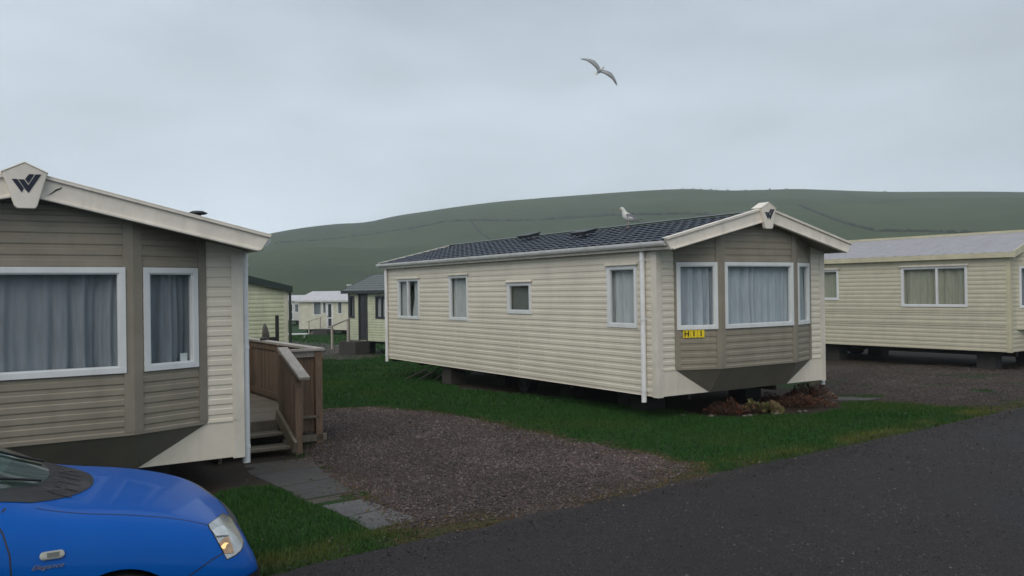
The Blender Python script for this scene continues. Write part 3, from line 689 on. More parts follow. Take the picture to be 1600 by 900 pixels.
    mb.build('cross_member', M['chassis'], root)
    for x in (.62, W-.62):
        w = MB(); w.tube([(x-.09, 4.5, .25), (x+.09, 4.5, .25)], .25, 24); wo_ = w.build('wheel', M['rubber'], root)
        w = MB(); w.tube([(x-.095, 4.5, .25), (x+.095, 4.5, .25)], .13, 16); w.build('rim', M['chassis'], wo_)
    mb = MB(); mb.tube([(.6, 4.5, .25), (W-.6, 4.5, .25)], .04, 8); mb.build('axle', M['chassis'], root)
    for x, y in ((.62, .95), (W-.95, .95), (.10, 6.75), (W-.6, 6.75)):
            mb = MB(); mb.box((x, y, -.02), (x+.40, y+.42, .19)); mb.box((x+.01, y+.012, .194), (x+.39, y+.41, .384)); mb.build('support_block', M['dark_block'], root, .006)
    for y, dx in ((7.55, -.45), (7.9, -.62), (7.2, -.2)):
        mb = MB(); mb.tube([(.3, y-.2, .38), (.3+dx*.9, y+.35, .012)], .016, 8); mb.build('tie_bar', M['chassis'], root)
    for yy in (1.6, 3.3, 5.6): 
        mb = MB(); mb.box((.78, yy, -.02), (1.12, yy+.3, .25)); mb.build('support_pier', M['dark_block'], root, .006)
    return P

def frame_at(P, a): return (P[0], P[1], 0), pi/2-a
CEN = empty('static_caravan', (2.175, 12.72, 0), pi/2-1.004)
tag(CEN, 'long cream static caravan with taupe bay end and yellow H11 plate under its window', 'static caravan')
SW = [(8.033, 9.189, 1.39, 2.335), (5.756, 6.57, 1.41, 2.365), (3.387, 4.204, 1.585, 2.18), (.433, 1.163, 1.413, 2.40)]
Ps = gable_caravan(CEN, SW, (11, 12, 13), 'curtain_bay')
window(CEN, Ps, *SW[0], mull=(8.64,), curtains='open', cmat=M['curtain_light'], drip=M['cream_trim'], seed=3)
window(CEN, Ps, *SW[1], curtains='full', cmat=M['curtain_light'], drip=M['cream_trim'], seed=4)
window(CEN, Ps, *SW[2], curtains='blind', drip=M['cream_trim'], seed=5, fw=.06)
window(CEN, Ps, *SW[3], curtains='full', cmat=M['curtain_light'], drip=M['cream_trim'], seed=9, fw=.06)
# yellow plates with the plot number, below the left bay window
Pw, L_ = plane2((.355, 0), (1.08, -.27))
sgn = MB(); s0 = .135
for k in range(3): pbox(sgn, Pw, s0+k*.118, s0+k*.118+.112, 1.262, 1.378, .010, .019)
plate = sgn.build('plot_number_plate', M['yellow'], CEN)
for k, ch in enumerate('H11'):
    c = Pw(s0+k*.118+.056, 1.319, .0205); m = Matrix((Pw.d, Vector((0, 0, 1)), Pw.n)).transposed().to_4x4(); m.translation = c
    text_mesh('plate_letter' if ch == 'H' else 'plate_digit', ch, .115, M['ink'], plate, m, .001, 0, .0034)
for y, x in ((5.75, 1.38), (3.2, .93)):
    v = MB(); zc = roof_z(x+.15); sl = (RG-EV)/(W/2+.12)
    m = Matrix.Translation((x+.15, y, zc+.098)) @ Matrix.Rotation(-math.atan(sl)*1.0, 4, 'Y')
    v.box((-.15, -.22, -.03), (.15, .22, .012), 1, m); v.box((-.17, -.25, .012), (.17, .25, .034), 1, m); v.build('roof_vent', M['dkgrey'], CEN, .01)
for y in (8.87, 6.16):
    v = MB(); pbox(v, Ps, y-.09, y+.0, 2.575, 2.60, .008, .04); v.build('lug', M['cream_trim'], CEN)

u_ = Vector((sin(.995), cos(.995))); LP = Vector((-2.817, 8.785))-u_*W
LEFT = empty('static_caravan', (LP.x, LP.y, -.019), pi/2-.995); LEFT.scale = (1, 1, .957)
tag(LEFT, 'near cream caravan cut by the left edge, barge board cracked beside its emblem', 'static caravan')
gable_caravan(LEFT, [], (21, 22, 23))
mk = MB(); mk.prism([(2.225, 3.158), (2.213, 3.139), (2.172, 3.116), (2.14, 3.090), (2.118, 3.080), (2.095, 3.072), (2.120, 3.086), (2.142, 3.104), (2.172, 3.134), (2.20, 3.145)], lambda a, b, e_: (a, e_, b), -.4448, -.4475); mk.build('crack', M['black'], LEFT)
v = MB(); v.tube([(3.70, 1.0, 2.72), (3.70, 1.0, 3.10)], .035, 10); v.tube([(3.70, 1.0, 3.085), (3.70, 1.0, 3.10), (3.70, 1.0, 3.125)], [.08, .11, .06], 14); v.build('roof_flue', M['dkgrey'], LEFT)
Pw3, L3 = plane2((2.815, -.27), (3.54, 0))
nt_ = MB(); pbox(nt_, Pw3, .50, .575, 1.455, 1.535, -.030, -.024); nt_.build('paper_note', M['white'], LEFT)

def simple_caravan(name_label, P, a, w, L, z0, z1, rise, clad_m, trim_m, roof_m, side_wins, door=None, group=None, roof_kind='tile', fm=None, overhang=.12, zoff=0, front_clad=None, verge=None, pitch=.105):
    r = empty('static_caravan', (P[0], P[1], zoff), pi/2-a); tag(r, name_label, 'static caravan', group)
    Ps = Plane((0, 0), (0, 1), (-1, 0)); ops = [q[:4] for q in side_wins]
    if door: ops.append((door[0], door[1], z0+.02, door[2]))
    mb = MB(); clad(mb, Ps, .04, L-.04, z0, z1, ops, pitch); mb.build('side_wall', clad_m, r)
    zt = lambda x: z1+rise*(1-abs(x-w/2)/(w/2))
    mb = MB(); clad(mb, Plane((w, 0), (0, 1), (1, 0)), .04, L-.04, z0, z1, (), pitch); mb.build('side_wall', clad_m, r)
    mb = MB(); clad(mb, Plane((0, 0), (1, 0), (0, -1)), .04, w-.04, z0, zt, (), pitch); mb.build('end_wall', front_clad or clad_m, r)
    mb = MB(); clad(mb, Plane((0, L), (1, 0), (0, 1)), .04, w-.04, z0, zt, (), pitch); mb.build('end_wall', clad_m, r)
    for cx, cy, ex, ey in ((0, 0, 1, 1), (w, 0, -1, 1), (0, L, 1, -1), (w, L, -1, -1)):
        mb = MB(); mb.box((min(cx-.014*ex, cx+.08*ex), min(cy-.016*ey, cy+.08*ey), z0-.01), (max(cx-.014*ex, cx+.08*ex), max(cy-.016*ey, cy+.08*ey), z1)); mb.build('corner_trim', trim_m, r)
    o = overhang; sl = rise/(w/2); ze = z1+.05-sl*o
    if roof_kind == 'tile': tile_roof(r, -o, L+o, roof_m, -o, w, ze+.03, z1+rise+.08, amp=.012)
    else:
        mb = MB()
        for s in (0, 1):
            f = (lambda x: x) if s == 0 else (lambda x: w-x)
            n = int((L+2*o)/.3); vs = []
            for i in range(n*4+1):
                y = -o+(L+2*o)*i/(n*4); rb = .006 if i % 4 == 0 else 0
                vs += [(f(-o), y, ze+.03+rb), (f(w/2), y, z1+rise+.08+rb)]
            mb.add(vs, [(2*i, 2*i+1, 2*i+3, 2*i+2) for i in range(n*4)])
        mb.build('roof', roof_m, r)
    mb = MB()
    for s in (0, 1):
        f = (lambda x: x) if s == 0 else (lambda x: w-x)
        x0, x1 = sorted((f(-o), f(-o+.03))); mb.box((x0, -o, ze-.09), (x1, L+o, ze+.03))
        x0, x1 = sorted((f(-o+.03), f(0))); mb.box((x0, -o+.01, ze-.085), (x1, L+o-.01, ze-.07))
    mb.build('eaves_board', verge or trim_m, r)
    for y0, y1 in ((-o-.03, -o), (L+o, L+o+.03)):
        mb = MB()
        for s in (-1, 1): mb.prism([(0, z1+rise-.10), (s*(w/2+o), ze-.10), (s*(w/2+o), ze+.05), (0, z1+rise+.10)], lambda a_, b_, e_: (w/2+a_, e_, b_), y0, y1)
        mb.build('verge_board', verge or trim_m, r)
    mb = MB(); mb.box((.02, .02, z0), (w-.02, L-.02, z0+.04)); mb.box((.03, .03, z0+.04), (w-.03, L-.03, z0+.05)); mb.build('floor', M['chassis'], r)
    for x in (.8, w-.8):
        mb = MB(); mb.box((x-.05, .2, z0-.16), (x+.05, L-.2, z0-.001)); mb.build('chassis_rail', M['chassis'], r)
    gz = -.02 if zoff == 0 else 0
    for y in (.5, L*.5, L-.9):
        for x in (.3, w-.7):
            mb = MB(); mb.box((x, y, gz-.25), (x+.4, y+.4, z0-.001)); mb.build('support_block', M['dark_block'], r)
    for x in (.5, w-.5):
        q = MB(); q.tube([(x-.09, L*.5+.9, gz+.26), (x+.09, L*.5+.9, gz+.26)], .26, 18); q.build('wheel', M['rubber'], r)
    for i, q in enumerate(side_wins):
        kw = dict(q[4]) if len(q) > 4 else {}; kw.setdefault('seed', 40+i); kw.setdefault('frame', fm); window(r, Ps, *q[:4], **kw)
    if door:
        d0, d1, dz = door; mb = MB(); pbox(mb, Ps, d0, d1, z0+.02, dz, -.03, -.005)
        pbox(mb, Ps, d0-.04, d0+.03, z0, dz, -.03, .03); pbox(mb, Ps, d1-.03, d1+.04, z0, dz, -.03, .03); pbox(mb, Ps, d0-.06, d1+.06, dz-.02, dz+.09, -.03, .05); do = mb.build('door', door_mat(fm), r)
        g = MB(); pbox(g, Ps, d0+.14, d1-.14, z0+.12, z0+.85, -.004, .002); pbox(g, Ps, d0+.14, d1-.14, z0+.93, dz-.16, -.004, .002); g.build('door_pane', M['doorglass'], do)
        g = MB(); pbox(g, Ps, d1-.11, d1-.09, z0+.92, z0+1.05, 0, .04); g.build('handle', M['steel'], do)
    return r, Ps
M['doorglass'] = plain('dark_door_glass', (.05, .055, .065), .12)
def door_mat(fm): return fm or M['white']

# right-hand caravan, its side running away to the left
aR = .9307; PR_ = (11.353, 19.247)
RW = [(.94, 2.56, 1.475, 2.465, dict(mull=(1.665,), curtains='full', cmat=M['curtain_olive'], drip=M['cream_trim'])), (4.30, 5.2, 1.64, 2.46, dict(curtains='full', cmat=M['curtain_olive'], drip=M['cream_trim'])),
      (6.3, 7.3, 1.5, 2.46, dict(curtains='open', cmat=M['curtain_olive']))]
RC, PsR = simple_caravan('yellowish cream static caravan with pale lilac grey roof beyond gravel at the right', PR_, aR, 3.1, 9.0, .45, 2.70, .50, M['yellow_cream'], M['yellow_trim'], M['lilac_roof'], RW, roof_kind='sheet', overhang=.13)
for z in (1.02, 1.33):
    mb = MB(); pbox(mb, PsR, .1, 8.9, z-.004, z+.004, -.002, .0105); mb.build('joint_strip', M['dkgrey'], RC)
mb = MB(); mb.box((3.1/2-.07, -.13, 3.26), (3.1/2+.07, 9.13, 3.315)); mb.build('ridge_cap', M['yellow_trim'], RC)
bay = empty('bay'); bay.parent = RC
A, B, Cc, D = (.30, 0), (.72, -.26), (2.38, -.26), (2.8, 0)
for k, (a, b) in enumerate(((A, B), (B, Cc), (Cc, D))):
    Pw, L = plane2(a, b); mb = MB(); clad(mb, Pw, 0, L, .95, 2.72, [(.07, L-.07, 1.45, 2.42)]); mb.build('bay_wall', M['yellow_cream'], bay)
    window(bay, Pw, .07, L-.07, 1.45, 2.42, seed=60+k)
mb = MB(); mb.add([(*A, .95), (*B, .95), (*Cc, .95), (*D, .95)], [(0, 1, 2, 3)]); mb.add([(*A, 2.72), (*B, 2.72), (*Cc, 2.72), (*D, 2.72)], [(0, 1, 2, 3)]); mb.build('bay_underside', M['yellow_trim'], bay)

# green gable end behind the decking
G1, _ = simple_caravan('pale green static caravan gable with a dark green barge board behind the timber decking', (-8.28, 19.26), .995, 3.2, 8.5, -.02, 2.13, .40, M['green_clad'], M['pale_clad'], M['green_tile'], [], verge=M['dkgreen'], overhang=.1, fm=M['dkgreen'])
mb = MB(); mb.tube([(3.25, -.06, 2.1), (3.25, -.06, -.3)], .035, 8); mb.build('downpipe', M['dkgreen'], G1)
# charcoal-trimmed caravan in the gap
a2 = .77; v2 = Vector((-cos(a2), sin(a2))); p2 = Vector((-6.9, 35.6)); n2_ = p2-v2*8.5
g2z = -.47
def sl2(px): return px
G2, Ps2 = simple_caravan('pale green static caravan with charcoal door and window frames, glimpsed beyond the lawn', (n2_.x, n2_.y), a2, 3.0, 8.5, .50, 2.58, .62, M['green_clad'], M['dkgrey'], M['green_tile'],
    [(8.06, 8.42, 1.42, 2.36, dict(curtains='open', fw=.07)), (5.6, 6.62, 1.42, 2.36, dict(curtains='full', cmat=M['curtain_light'], mull=(6.2,), fw=.07))], door=(7.20, 7.74, 2.42), fm=M['dkgrey'], overhang=.22, zoff=g2z)
# cream caravan further back, and one behind that
a3 = .64; v3 = Vector((-cos(a3), sin(a3))); p3 = Vector((-16.5, 65.3)); n3_ = p3-v3*11
G3, Ps3 = simple_caravan('distant cream static caravan with a white roof and a small flue, beside a handrailed step', (n3_.x, n3_.y), a3, 3.1, 11, .42, 2.62, .62, M['pale_clad'], M['grey_white'], M['white_roof'],
    [(8.40, 9.3, 1.50, 2.58, dict(curtains='full')), (7.85, 8.25, 1.62, 2.5, dict(curtains='open')), (6.1, 6.6, 1.60, 2.5, dict(curtains='open'))], door=(7.15, 7.78, 2.5), roof_kind='sheet', zoff=-1.16, overhang=.2)
mb = MB(); mb.tube([(.9, 6.3, 2.9), (.9, 6.3, 3.72)], .13, 10); mb.tube([(.9, 6.3, 3.71), (.9, 6.3, 3.80)], .2, 10); mb.build('flue', M['grey_white'], G3)
a4 = .70; v4 = Vector((-cos(a4), sin(a4))); n4_ = Vector((-25.8, 92.0))-v4*9
G4, Ps4 = simple_caravan('farthest grey white static caravan, a narrow strip showing left of the distant cream one', (n4_.x, n4_.y), a4, 3.0, 9, .45, 2.55, .5, M['grey_white'], M['grey_white'], M['white_roof'],
    [(6.8, 7.6, 1.3, 2.2, dict(curtains='open')), (4.8, 5.5, 1.3, 2.2, dict(curtains='open')), (3.2, 4.0, 1.3, 2.2, dict(curtains='open'))], door=(5.8, 6.5, 2.3), roof_kind='sheet', zoff=-1.3, overhang=.18)

# entrance steps with rails
def steps(label, root_p, a, zoff, size=1.0, n=3, wide=1.6, rail=True):
    r = empty('entrance_steps', (root_p[0], root_p[1], zoff), pi/2-a); tag(r, label, 'steps', 'steps up to caravan doors')
    k = size
    mb = MB(); mb.box((-.75*k, 0, -.1), (-.04, wide*k, .52*k)); mb.build('landing', M['dark_block'], r, .01)
    mb = MB(); mb.box((-.72*k, wide*k+.002, -.1), (-.08, wide*k+.36*k, .34*k)); mb.build('step', M['block'], r, .01)
    mb = MB(); mb.box((-.74*k, wide*k+.364*k, -.1), (-.1, wide*k+.72*k, .17*k)); mb.build('step', M['block'], r, .01)
    if rail:
        for (y, zb, zt_) in ((wide*k+.60*k, .15*k, 1.12*k), (wide*k*.52, .5*k, 1.40*k)):
            mb = MB(); mb.box((-.71*k, y-.035, zb), (-.64*k, y+.035, zt_)); mb.build('rail_post', M['rail_wood'], r)
        mb = MB(); mb.bar((-.675*k, wide*k*.40, 1.46*k), (-.675*k, wide*k+.86*k, 1.06*k), .09, .045); mb.build('handrail', M['rail_wood'], r)
    return r
q = n2_+v2*7.0; steps('grey concrete steps with a timber handrail at the charcoal door', q, a2, g2z-.02, 1.0, 3, 1.15)
q = n3_+v3*7.0; steps('dark block steps with a thin rail at the distant cream caravan', q, a3, -1.16, .95)
mb = MB(); mb.box((-.7, -.3, 0), (.7, .3, .05)); mb.box((-.5, -.03, -.35), (-.42, .03, 0)); mb.box((.42, -.03, -.35), (.5, .03, 0)); o = mb.build('bench', M['white']); o.location = (-13.9, 54.5, -.62); tag(o, 'small white bench on the grass beside the distant block steps', 'bench')
# picnic table behind the green gable corner
r = empty('picnic_table', (-10.55, 36.5, -.55), .5); tag(r, 'grey timber picnic table half hidden behind the pale green gable', 'picnic table')
mb = MB()
for k in range(5): mb.box((-.9, -.36+k*.146, .70), (.9, -.23+k*.146, .74), .8+.1*(k % 3))
mb.build('tabletop', M['old_wood'], r)
for s in (-1, 1):
    mb = MB(); mb.box((-.9, s*.72-.12, .42), (.9, s*.72+.12, .46)); mb.build('seat', M['old_wood'], r)
    mb = MB(); mb.bar((s*.65, -.6, 0), (s*.65, -.2, .70), .05, .09); mb.bar((s*.65, .6, 0), (s*.65, .2, .70), .05, .09); mb.box((s*.65-.02, -.75, .36), (s*.65+.02, .75, .418)); mb.build('leg_frame', M['old_wood'], r)
# satellite dish on its pole
r = empty('satellite_dish', (-5.33, 18.6, -.05), 0); tag(r, 'brown satellite dish seen edge-on beside its black pole behind the decking rail', 'satellite dish')
mb = MB(); mb.tube([(.13, .05, -.1), (.13, .05, 1.60)], .04, 10); mb.build('pole', M['black'], r)
mb = MB(); vs = []; m = 24
for i in range(7):
    rr_ = .36*i/6; d = .09*(i/6)**2
    for k in range(m): a_ = 2*pi*k/m; vs.append((-.03-d, rr_*cos(a_), 1.08+rr_*sin(a_)*.98))
mb.add(vs, [(i*m+k, i*m+(k+1) % m, (i+1)*m+(k+1) % m, (i+1)*m+k) for i in range(6) for k in range(m)], 1, True)
o = mb.build('reflector', M['dish'], r); o.rotation_euler = (0, 0, .12); o.modifiers.new('thick', 'SOLIDIFY').thickness = .012
mb = MB(); mb.tube([(.0, 0, .92), (-.36, -.16, .80), (-.42, -.18, .95)], .012, 6); mb.box((-.45, -.21, .95), (-.39, -.15, 1.02)); mb.box((-.02, -.02, 1.0), (.12, .06, 1.12)); mb.build('receiver_arm', M['black'], r)

# ------------------------------------------------------------------ timber deck
D = empty('timber_deck', (-2.817, 8.785, 0), pi/2-.995); tag(D, 'brown timber deck with boarded railing and three steps beside the near caravan', 'deck')
rg = random.Random(5); DZ = .375; DX = 1.60; DY0, DY1 = 2.12, 7.0
mb = MB(); y = DY0
while y < DY1: mb.box((.07, y, DZ-.03), (DX, y+.112, DZ), rg.uniform(.75, 1.15)); y += .118
mb.build('deck_boards', M['deck_wood'], D, .003)
mb = MB(); mb.box((.07, DY0-.032, DZ-.20), (1.05, DY0-.002, DZ-.004), .8); mb.build('deck_joist', M['deck_wood'], D)
for y in (DY0+.3, DY1-.4): mb = MB(); mb.box((.07, y, DZ-.19), (DX, y+.05, DZ-.032), .5); mb.build('deck_joist', M['deck_wood'], D)
for (yt, zt_) in ((DY0-.31, .245), (DY0-.60, .115)):
    mb = MB(); mb.box((.07, yt, zt_-.035), (1.0, yt+.135, zt_), rg.uniform(.9, 1.1)); mb.box((.07, yt+.145, zt_-.035), (1.0, yt+.29, zt_), rg.uniform(.8, 1.0)); mb.build('step', M['deck_wood'], D, .003)
for x in (1.03,):
    mb = MB(); mb.bar((x, DY0+.03, DZ+.06), (x, DY0-.68, .10), .045, .16, 1.1); mb.build('stringer', M['deck_wood'], D, .004)
mb = MB(); mb.bar((.12, DY0, DZ-.08), (.12, DY0-.66, .04), .045, .16, .7); mb.build('stringer', M['deck_wood'], D, .004)
# outer boarded rail
def boards(name, p, q, z0, z1f, seed=0, gap=.004, w=.095):
    rg = random.Random(seed); mb = MB(); p = Vector(p); q = Vector(q); L = (q-p).length; d = (q-p).normalized(); nrm = Vector((d.y, -d.x)); n = int(L/w); w = L/n
    for i in range(n):
        a = p+d*(i*w+gap); b = p+d*((i+1)*w); j = rg.uniform(-.004, .004); za = z0+rg.uniform(-.01, .01); zb0 = z1f((i*w)/L); zb1 = z1f(((i+1)*w)/L)
        c = [a+nrm*(j-.009), b+nrm*(j-.009), b+nrm*(j+.009), a+nrm*(j+.009)]
        mb.add([(*c[0], za), (*c[1], za), (*c[2], za), (*c[3], za), (*c[0], zb0), (*c[1], zb1), (*c[2], zb1), (*c[3], zb0)], [(3, 2, 1, 0), (4, 5, 6, 7), (0, 1, 5, 4), (1, 2, 6, 5), (2, 3, 7, 6), (3, 0, 4, 7)], rg.uniform(.62, 1.25))
    return mb.build(name, M['fence_wood'], D)
RT = 1.285
boards('railing_boards', (DX, DY1), (DX, DY0+.16), .16, lambda t: RT-.05, 1)
boards('railing_boards', (1.12, DY0+.075), (DX+.0, DY0+.075), .16, lambda t: RT-.05, 2, w=.09)
boards('railing_boards', (1.075, DY0+.08), (1.075, DY0-.50), .12, lambda t: RT-.05-.27*t, 3)
mb = MB(); mb.box((DX-.055, DY0+.05, RT-.035), (DX+.085, DY1, RT)); mb.build('top_rail', M['rail_wood'], D, .004)
mb = MB(); mb.box((1.10, DY0-.02, RT-.036), (DX+.08, DY0+.045, RT-.002)); mb.box((1.12, DY0+.022, RT-.12), (DX, DY0+.06, RT-.037), .7); mb.build('top_rail', M['rail_wood'], D, .004)
mb = MB(); mb.box((DX-.03, DY0+.2, RT-.13), (DX-.012, DY1, RT-.036), .8); mb.box((DX-.035, DY0+.2, .42), (DX-.012, DY1, .50), .8); mb.build('inner_rail', M['fence_wood'], D)
for (x, y_, z1_, s_w) in ((DX-.0, DY0+.05, RT-.037, .05), (1.095, DY0-.60, .99, .045), (DX-.02, DY0+1.6, RT-.037, .04), (DX-.02, DY0+3.2, RT-.037, .04), (DX-.02, DY1-.1, RT-.037, .04)):
    mb = MB(); mb.box((x-s_w, y_-s_w, -.03), (x+s_w, y_+s_w, z1_), rg.uniform(.85, 1.1)); mb.build('post', M['fence_wood'], D, .005)
mb = MB(); mb.bar((1.095, DY0-.02, RT+.02), (1.095, DY0-.88, RT-.31), .135, .038, 1.0); mb.build('handrail', M['rail_wood'], D, .004)
mb = MB(); mb.bar((1.075, DY0-.02, RT-.06), (1.075, DY0-.70, RT-.33), .03, .10, .8); mb.build('handrail_brace', M['fence_wood'], D)
mb = MB(); mb.box((1.1, DY0-.0, .03), (DX+.1, DY0+.05, .12), .9); mb.build('kick_board', M['deck_wood'], D, .004)
mb = MB(); mb.bar((1.12, DY0+.25, .10), (1.58, DY0+.12, .02), .03, .03, 1.4); mb.box((1.42, DY0+.16, .02), (1.47, DY0+.2, .34), .6); mb.build('lower_brace', M['deck_wood'], D)
mt_ = MB(); mt_.box((.15, 3.9, DZ+.002), (.72, 4.35, DZ+.016)); o = mt_.build('door_mat', M['rubber']); o.location = D.location; o.rotation_euler = D.rotation_euler; tag(o, 'dark rubber door mat lying on the timber deck', 'door mat')
mb = MB(); mb.tube([(0, 0, 0), (0, 0, .03), (0, 0, .045)], [.05, .055, .03], 12); o = mb.build('post_lamp', M['black']); o.location = (-3.99, 13.51, RT+.001); tag(o, 'small black cap standing on the deck top rail', 'ornament')

# ------------------------------------------------------------------ paving slabs
def slab(poly, mat, label, h=.012):
    c = Vector((sum(p[0] for p in poly)/len(poly), sum(p[1] for p in poly)/len(poly)))
    mb = MB(); mb.prism([(p[0]-c.x, p[1]-c.y) for p in poly], lambda a, b, e_: (a, b, e_), -.06, h); o = mb.build('paving_slab', mat, None, .008); o.location = (c.x, c.y, 0)
    tag(o, label, 'paving slab', 'paving slabs of the path to the deck steps'); return o
slab([(-1.83, 8.02), (-1.49, 8.27), (-1.20, 7.92), (-1.52, 7.62)], M['slab_light'], 'pale grey paving slab second from the road in the path')
slab([(-1.51, 7.60), (-1.19, 7.90), (-.87, 7.53), (-1.23, 7.17)], M['slab_light'], 'pale grey paving slab nearest the road at the end of the path')
slab([(-2.08, 8.24), (-1.63, 8.58), (-1.52, 8.46), (-1.93, 8.12)], M['slab_brown'], 'narrow brown strip of paving between two larger slabs', .004)
slab([(-2.45, 8.82), (-1.98, 9.22), (-1.65, 8.60), (-2.10, 8.26)], M['slab_dark'], 'large dark grey slab in the middle of the path')
slab([(-2.92, 9.42), (-2.30, 9.86), (-2.0, 9.24), (-2.47, 8.84)], M['slab_dark'], 'dark mossy slab by the grass below the downpipe', .010)
slab([(-3.25, 10.0), (-2.50, 10.42), (-2.32, 9.88), (-2.94, 9.44)], M['slab_brown'], 'brown stained slab at the foot of the deck steps', .006)
def slab2(poly, mat, label): 
    o = slab(poly, mat, label, .04); o['group'] = 'slabs beside the flower bed'; return o
slab2([(5.35, 14.75), (6.1, 14.62), (6.45, 14.85), (5.75, 15.15)], M['slab_dark'], 'grey slab edging the gravel beside the flower bed')

# ------------------------------------------------------------------ grass blades, gravel pebbles, stones
def ground_z(x, y): return fall(x, y)+(vnoise(x, y, .8, 3)-.5)*.02+(vnoise(x, y, .14, 4)-.5)*.008
def scatter(x0, x1, y0, y1, dens):
    n = int((x1-x0)*(y1-y0)*dens); return RNG.uniform(x0, x1, n), RNG.uniform(y0, y1, n)
def visible(x, y): return (np.abs(x/np.maximum(y, .1)) < .66)
def grass(regions):
    VS, CS = [], []
    for (x0, x1, y0, y1, dens, h, wd) in regions:
        x, y = scatter(x0, x1, y0, y1, dens); k = visible(x, y) & (road_dist(x, y) > -.02); x, y = x[k], y[k]
        g, s, b, m = masks(x, y); pd = sdf(PATHP, x, y)+(vnoise(x, y, .12, 41)-.5)*.10; p = np.maximum((1-g)*(1-s)*(1-.85*b), .7*m*(1-s))*np.where(pd < -.02, .02, 1); k = RNG.random(len(x)) < p*1.0; x, y, b, m = x[k], y[k], b[k], m[k]
        n = len(x); z = ground_z(x, y)-.004; a = RNG.uniform(0, 2*np.pi, n); hh_ = h*RNG.uniform(.5, 1.25, n)*(.75+.5*vnoise(x, y, .5, 31)); la = RNG.uniform(0, 2*np.pi, n); ll = hh_*RNG.uniform(.1, .9, n)
        w = wd*RNG.uniform(.6, 1.3, n); dx, dy = np.cos(a)*w, np.sin(a)*w
        V = np.stack([np.stack([x-dx, y-dy, z], -1), np.stack([x+dx, y+dy, z], -1), np.stack([x+np.cos(la)*ll, y+np.sin(la)*ll, z+hh_], -1)], 1)
        t = RNG.random(n)[:, None]; base = np.array([.008, .042, .004])*(1-t)+np.array([.024, .098, .010])*t
        yel = np.clip(m*.9+.12*(RNG.random(n) < .05)+np.clip(vnoise(x, y, 1.4, 33)-.6, 0, 1)*.6, 0, 1)[:, None]; base = base*(1-yel)+np.array([.10, .115, .020])*yel
        br = (b*.7*(RNG.random(n) < .8))[:, None]; base = base*(1-br)+np.array([.075, .060, .024])*br
        VS.append(V.reshape(-1, 3)); CS.append(np.repeat(base, 3, 0))
    V = np.concatenate(VS); C = np.concatenate(CS); F = np.arange(len(V)).reshape(-1, 3)
    return np_mesh('grass', V, F, M['blade'], False, None, {'col': C})
o = grass([(-5.2, -.8, 5.9, 10.2, 5200, .040, .0045), (-3.4, 8.5, 9.3, 15, 2600, .042, .006), (-6, 2, 15, 21, 1300, .05, .009), (-9, 1, 21, 34, 420, .06, .015), (-16, -3, 34, 60, 60, .08, .04), (4, 9, 13, 16, 1500, .04, .006)])
tag(o, 'short damp green grass of the pitches around the caravans', 'grass', kind='stuff')
GRAV_BROWN = .85*np.array([(.060, .047, .040), (.08, .066, .058), (.045, .034, .028), (.10, .088, .08), (.055, .038, .028), (.07, .05, .036)])
def pebbles(name, regions, mat, cols, label, cat, maskfn, up=.35, zf=None):
    oc = np.array([(1, 0, 0), (.25, .95, 0), (-.85, .5, 0), (-.7, -.7, 0), (.45, -.9, 0), (.1, .05, .75), (-.1, 0, -.6)], float)
    fc = np.array([(0, 1, 5), (1, 2, 5), (2, 3, 5), (3, 4, 5), (4, 0, 5), (1, 0, 6), (2, 1, 6), (3, 2, 6), (4, 3, 6), (0, 4, 6)])
    VS, CS, FS = [], [], []; base = 0
    for (x0, x1, y0, y1, dens, r) in regions:
        x, y = scatter(x0, x1, y0, y1, dens); k = visible(x, y); x, y = x[k], y[k]; k = RNG.random(len(x)) < maskfn(x, y); x, y = x[k], y[k]; n = len(x)
        s = r*np.exp(RNG.normal(0, .32, n)); a = RNG.uniform(0, 2*np.pi, n); tl = RNG.normal(0, .4, n)
        P = oc[None]*RNG.uniform(.75, 1.2, (n, 7, 1))*s[:, None, None]
        zz = P[..., 2]*.9+P[..., 0]*np.sin(tl)[:, None]*.5
        X_ = P[..., 0]*np.cos(a)[:, None]-P[..., 1]*np.sin(a)[:, None]*.8; Y_ = P[..., 0]*np.sin(a)[:, None]+P[..., 1]*np.cos(a)[:, None]*.8
        V = np.stack([X_+x[:, None], Y_+y[:, None], zz+((zf(x, y) if zf else ground_z(x, y))+s*up)[:, None]], -1)
        c = cols[RNG.integers(0, len(cols), n)]*RNG.uniform(.65, 1.3, (n, 1))*(.72+.56*vnoise(x, y, 1.1, 61))[:, None]*(.85+.3*vnoise(x, y, .35, 62))[:, None]
        VS.append(V.reshape(-1, 3)); CS.append(np.repeat(c, 7, 0)); FS.append((fc[None]+(np.arange(n)*7)[:, None, None]).reshape(-1, 3)+base); base += n*7
    o = np_mesh(name, np.concatenate(VS), np.concatenate(FS), mat, False, None, {'col': np.concatenate(CS)}); tag(o, label, cat, kind='stuff'); return o
PC = .72*np.array([1.02, .93, .91])*np.array([(.085, .068, .066), (.11, .088, .084), (.070, .055, .056), (.15, .13, .125), (.095, .066, .058), (.055, .048, .050), (.19, .17, .16)])
def near_gravel(x, y): return np.maximum(masks(x, y)[0], .45*(sdf(GRAVEL1, x, y) < .08)*(road_dist(x, y) > 0))
pebbles('gravel', [(-3.7, 2.2, 7.1, 11.5, 2600, .0105), (-3.8, 1.4, 11.5, 14.9, 1700, .012)], M['pebble'], PC, 'loose reddish grey gravel on the parking bay between the caravans', 'gravel', near_gravel)
pebbles('gravel', [(5, 14, 13.2, 21.5, 900, .0135)], M['pebble'], GRAV_BROWN, 'brown worn gravel in front of the yellowish cream caravan', 'gravel', near_gravel)
